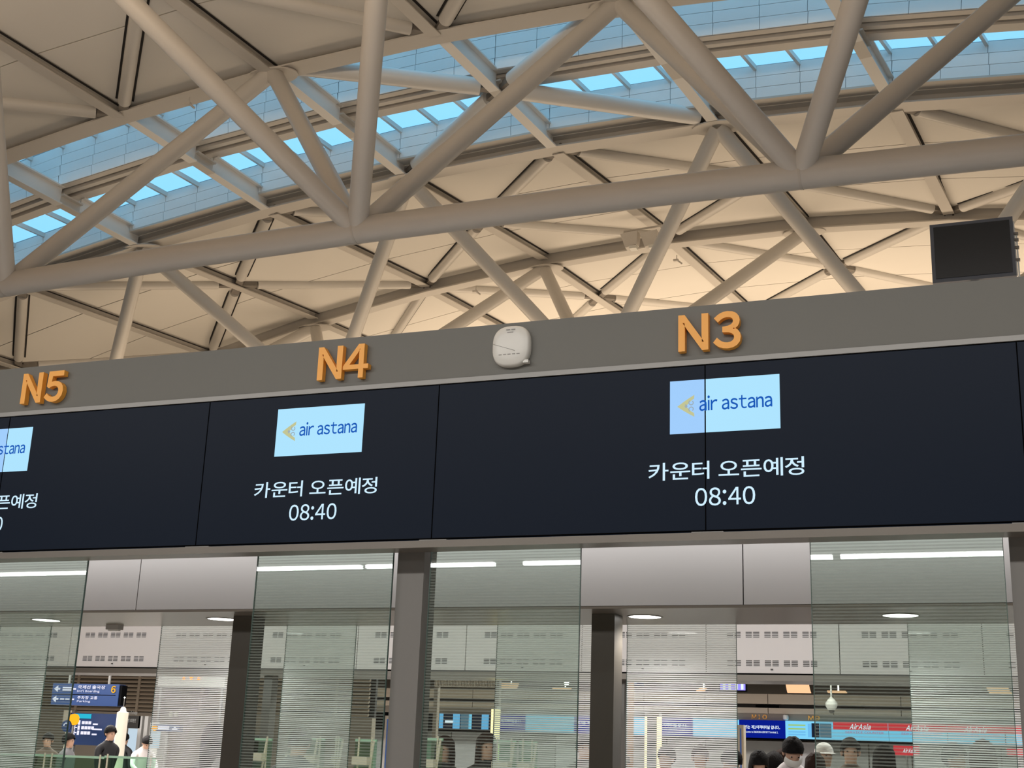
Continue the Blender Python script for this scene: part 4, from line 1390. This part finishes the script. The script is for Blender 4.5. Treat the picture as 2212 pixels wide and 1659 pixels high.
def body_mesh(pose):
    if pose in _bodies:
        return _bodies[pose]
    V, E_, Rr, T, Hh = skel(pose)
    me = bpy.data.meshes.new('body')
    me.from_pydata([tuple(v) for v in V], E_, [])
    o = bpy.data.objects.new('body', me)
    COL.objects.link(o)
    md = o.modifiers.new('s', 'SKIN')
    md.use_smooth_shade = True
    for i, sv in enumerate(me.skin_vertices[0].data):
        sv.radius = Rr[i]
        sv.use_root = (i == 0)
    o.modifiers.new('d', 'SUBSURF').levels = 2
    dg = bpy.context.evaluated_depsgraph_get()
    out = bpy.data.meshes.new_from_object(o.evaluated_get(dg))
    bpy.data.objects.remove(o)
    # nose and brow on the front of the head
    nose = Hh(0, -0.098, 1.635)
    fwd = (Hh(0, -1.0, 1.6) - Hh(0, 0, 1.6)).normalized()
    for v in out.vertices:
        d = (v.co - nose).length
        if d < 0.035:
            v.co += fwd * 0.018 * (1 - d / 0.035)
    out.materials.clear()
    kinds = ['top', 'skin', 'legs', 'shoe']
    segs = [(V[a], V[b], T[b], max(Rr[a][0], Rr[b][0])) for a, b in E_]
    for pl in out.polygons:
        c = pl.center
        best, bt = 9, 'top'
        for a, b, t_, r_ in segs:
            ab = b - a
            u = max(0, min(1, (c - a).dot(ab) / max(ab.length_squared, 1e-9)))
            d = (c - (a + ab * u)).length - r_ * 0.6
            if t_ == 'skin' and u < 0.5:
                d += 0.015
            if d < best:
                best, bt = d, t_
        if bt == 'top' and abs(c.x) < 0.19 and c.z < 0.93:
            bt = 'legs'
        elif bt == 'legs' and c.z >= 0.93:
            bt = 'top'
        pl.material_index = kinds.index(bt)
        pl.use_smooth = True
    _bodies[pose] = (out, Hh)
    return _bodies[pose]


def person(px, py, Y, face, label, pose='stand', top='cl_black', legs='cl_denim', hair='hair', long=False, extra=(), width=1.0):
    """stands so that the crown of the head is at the pixel; face = direction looked at, degrees (0 = towards the camera side)"""
    me0, Hh = body_mesh(pose)
    q = P(px, py, Y)
    crown = Hh(0, 0.01, 1.79)
    sc_ = q.z / crown.z
    rot = Matrix.Rotation(math.radians(face), 4, 'Z')
    off = rot @ Vector((crown.x * sc_, crown.y * sc_, 0))
    t = thing('person', label, 'person', (q.x - off.x, Y - off.y, 0), 'people in the hall')
    t.rotation_euler = (0, 0, math.radians(face))
    t.scale = (sc_ * width, sc_ * width, sc_)

    def child(nm, me, par=t):
        o = bpy.data.objects.new(nm, me)
        COL.objects.link(o)
        o.parent = par
        return o
    me = me0.copy()
    for k in (top, 'skin', legs, 'black'):
        me.materials.append(MT[k])
    child('body', me)
    # hair: a cap of overlapping rings, longer at the back
    n_, m_ = 18, 12
    mb = MB()
    vs, fs = [], []
    for i in range(m_ + 1):
        ph = math.pi * i / m_ * (0.62 if not long else 0.60)
        for jn in range(n_):
            th = 2 * math.pi * jn / n_
            back = math.sin(th)                # +1 back, -1 front
            pp = ph * (1.0 + 0.28 * max(0, back) - 0.30 * max(0, -back))
            rr = 1.0 + 0.03 * math.sin(5 * th + i) + 0.02 * random.uniform(-1, 1)
            x = 0.100 * rr * math.sin(pp) * math.cos(th)
            yy = 0.012 + 0.121 * rr * math.sin(pp) * back
            z = 1.683 + 0.114 * rr * math.cos(pp)
            if long and i > m_ - 4 and back > -0.35:
                z -= 0.075 * (i - m_ + 4)
                x *= 1.06
                yy = yy * 0.95 + 0.01
            vs.append(Hh(x, yy, z))
    for i in range(m_):
        for jn in range(n_):
            fs.append((i * n_ + jn, i * n_ + (jn + 1) % n_, (i + 1) * n_ + (jn + 1) % n_, (i + 1) * n_ + jn))
    hm = mb.add(vs, fs).mesh('hair', True)
    hm.materials.append(MT[hair])
    if 'cap' not in extra:
        child('hair', hm)
    for s in (-1, 1):
        e = MB().lathe([(0, -.008), (.007, -.005), (.009, 0), (.007, .005), (0, .008)], Hh(s * .034, -.092, 1.658), 8).mesh('eye', True)
        e.materials.append(MT['eyewhite'])
        child('eye', e)
        e = MB().lathe([(0, -.03), (.010, -.02), (.014, .005), (.010, .025), (0, .03)], Hh(s * .086, .008, 1.645), 8).mesh('ear', True)
        e.materials.append(MT['skin'])
        child('ear', e)
    if 'mask' in extra:
        vs, fs = [], []
        for i in range(7):
            z = 1.565 + i * 0.0115
            for jn in range(9):
                a_ = math.radians(-75 + 150 * jn / 8)
                rr = 0.099 + 0.012 * math.sin(math.pi * i / 6)
                vs.append(Hh(0.82 * rr * math.sin(a_), -0.016 - rr * math.cos(a_), z))
        for i in range(6):
            for jn in range(8):
                fs.append((i * 9 + jn, i * 9 + jn + 1, i * 9 + 10 + jn, i * 9 + 9 + jn))
        mm = MB().add(vs, fs).mesh('face_mask', True)
        mm.materials.append(MT['plastic'])
        child('face_mask', mm)
    if 'cap' in extra:
        vs, fs = [], []
        for i in range(7):
            ph = math.pi / 2 * i / 6
            for jn in range(20):
                th = 2 * math.pi * jn / 20
                vs.append(Hh(0.096 * math.sin(ph) * math.cos(th), 0.006 + 0.116 * math.sin(ph) * math.sin(th), 1.69 + 0.11 * math.cos(ph)))
        for i in range(6):
            for jn in range(20):
                fs.append((i * 20 + jn, i * 20 + (jn + 1) % 20, i * 20 + 20 + (jn + 1) % 20, i * 20 + 20 + jn))
        b0 = len(vs)
        for r_ in (0.0, 0.085):
            for jn in range(9):
                a_ = math.radians(-65 + 130 * jn / 8)
                vs.append(Hh(0.094 * math.sin(a_) * (1 + .1 * (r_ > 0)), -(0.10 * math.cos(a_)) - r_ * math.cos(a_) * 1.0, 1.692 - r_ * .15))
        for jn in range(8):
            fs.append((b0 + jn, b0 + jn + 1, b0 + 10 + jn, b0 + 9 + jn))
        mm = MB().add(vs, fs).mesh('cap', True)
        mm.materials.append(MT['cl_white'])
        child('cap', mm)
    return t


PEOPLE = [
    (241, 1567, 20.0, 75, 'man in a black jacket walking past the lit column', 'walk', 'cl_black', 'cl_black', 'hair', False, ()),
    (270, 1583, 25.0, 180, 'person in black standing in the exchange booth doorway', 'stand', 'cl_black', 'cl_brown', 'hair', False, ()),
    (322, 1592, 22.0, 60, 'person in a white shirt with a black backpack bending forward', 'bend', 'cl_white', 'cl_black', 'hair', False, ()),
    (150, 1583, 18.0, 100, 'person in grey half hidden by the edge of the front glass', 'stand', 'cl_grey', 'cl_grey', 'hair', False, ()),
    (106, 1583, 18.5, 20, 'dark-haired person behind the N5 front glass', 'stand', 'cl_brown', 'cl_black', 'hair', False, ()),
    (466, 1563, 9.6, 170, 'person in dark clothes close behind the left white-lined glass', 'stand', 'cl_grey', 'cl_black', 'hair', True, ()),
    (556, 1590, 12.8, 180, 'dark-haired person beside the left bronze post behind the N4 glass', 'stand', 'cl_grey', 'cl_black', 'hair', False, ()),
    (655, 1578, 9.4, 190, 'person in grey behind the N4 glass in front of the green shield', 'down', 'cl_grey', 'cl_black', 'hairbrown', False, ()),
    (852, 1645, 12.0, 0, 'person with black hair by the foot of the blue kiosk', 'stand', 'cl_black', 'cl_black', 'hair', False, ()),
    (962, 1590, 11.5, 0, 'person in black behind the middle glass near the post', 'stand', 'cl_black', 'cl_black', 'hairbrown', True, ()),
    (1052, 1583, 11.4, 40, 'person with brown hair and black top behind the middle glass', 'stand', 'cl_black', 'cl_black', 'hairbrown', True, ()),
    (1262, 1590, 14.5, 30, 'person in dark grey just left of the middle bronze post', 'stand', 'cl_grey', 'cl_black', 'hair', False, ()),
    (1340, 1627, 13.0, 90, 'dark-haired person right behind the middle bronze post', 'stand', 'cl_black', 'cl_black', 'hair', False, ()),
    (1440, 1612, 14.0, -20, 'person in grey behind the white-lined glass left of the cream bag', 'stand', 'cl_grey', 'cl_black', 'hair', False, ()),
    (1512, 1610, 14.5, 10, 'person in cream top behind the white-lined glass', 'stand', 'cl_white', 'cl_black', 'hairbrown', False, ()),
    (1590, 1622, 12.6, 60, 'dark-haired person at the edge of the white-lined glass under M10', 'down', 'cl_black', 'cl_black', 'hair', False, ()),
    (1641, 1625, 13.3, 20, 'woman with long black hair left of the man in white', 'down', 'cl_black', 'cl_black', 'hair', True, ()),
    (1672, 1624, 14.4, 160, 'dark-haired person behind the woman with long black hair', 'stand', 'cl_brown', 'cl_black', 'hair', False, ()),
    (1692, 1618, 15.0, 150, 'brown-haired person just behind the man in white', 'stand', 'cl_grey', 'cl_black', 'hairbrown', False, ()),
    (1716, 1596, 12.8, 25, 'man in a white shirt and face mask looking down', 'down', 'cl_white', 'cl_denim', 'hair', False, ('mask',)),
    (1760, 1631, 12.2, 10, 'brown-haired woman to the right of the man in white', 'down', 'cl_black', 'cl_black', 'hairbrown', True, ()),
    (1779, 1605, 14.9, 40, 'man with a white cap behind the clear edge of the end glass', 'stand', 'cl_white', 'cl_black', 'hair', False, ('cap',)),
    (1836, 1594, 14.0, 10, 'tall dark-haired person in grey behind the end glass', 'stand', 'cl_brown', 'cl_black', 'hair', False, ()),
    (1908, 1609, 12.2, 200, 'person with a rounded black head of hair behind the end glass', 'stand', 'cl_grey', 'cl_black', 'hair', True, ()),
    (2060, 1606, 12.6, 60, 'person in brown behind the white-lined end glass', 'stand', 'cl_brown', 'cl_black', 'hair', False, ()),
    (2122, 1599, 11.0, 180, 'person in a white top behind the white-lined end glass', 'stand', 'cl_white', 'cl_black', 'hairbrown', True, ()),
]
for p_ in PEOPLE:
    person(*p_)

# small fittings clipped to the steelwork
for px, py, Y, lab in ((408, 224, 22.0, 'small clamp camera on the beam edge beside the left skylight end'), (1028, 629, 35.6, 'small sprinkler fitting under the far dark beam'),
                       (1752, 252, 27.2, 'small fitting under the skylight beam right of centre'), (1462, 562, 35.6, 'small sprinkler fitting right of the box floodlights')):
    p = P(px, py, Y)
    t = thing('ceiling_fitting', lab, 'fitting', p, 'small roof fittings')
    MB().box((p.x - .10, p.y - .04, p.z - .03), (p.x + .05, p.y + .04, p.z + .03)).build('body', 'steel', t)
    MB().tube((p.x + .03, p.y, p.z - .02), (p.x + .16, p.y, p.z - .13), .025, n=10).build('nozzle', 'steel', t, True)
    MB().tube((p.x, p.y, p.z + .02), (p.x, p.y, p.z + .16), .012, n=8).build('stem', 'steel', t)
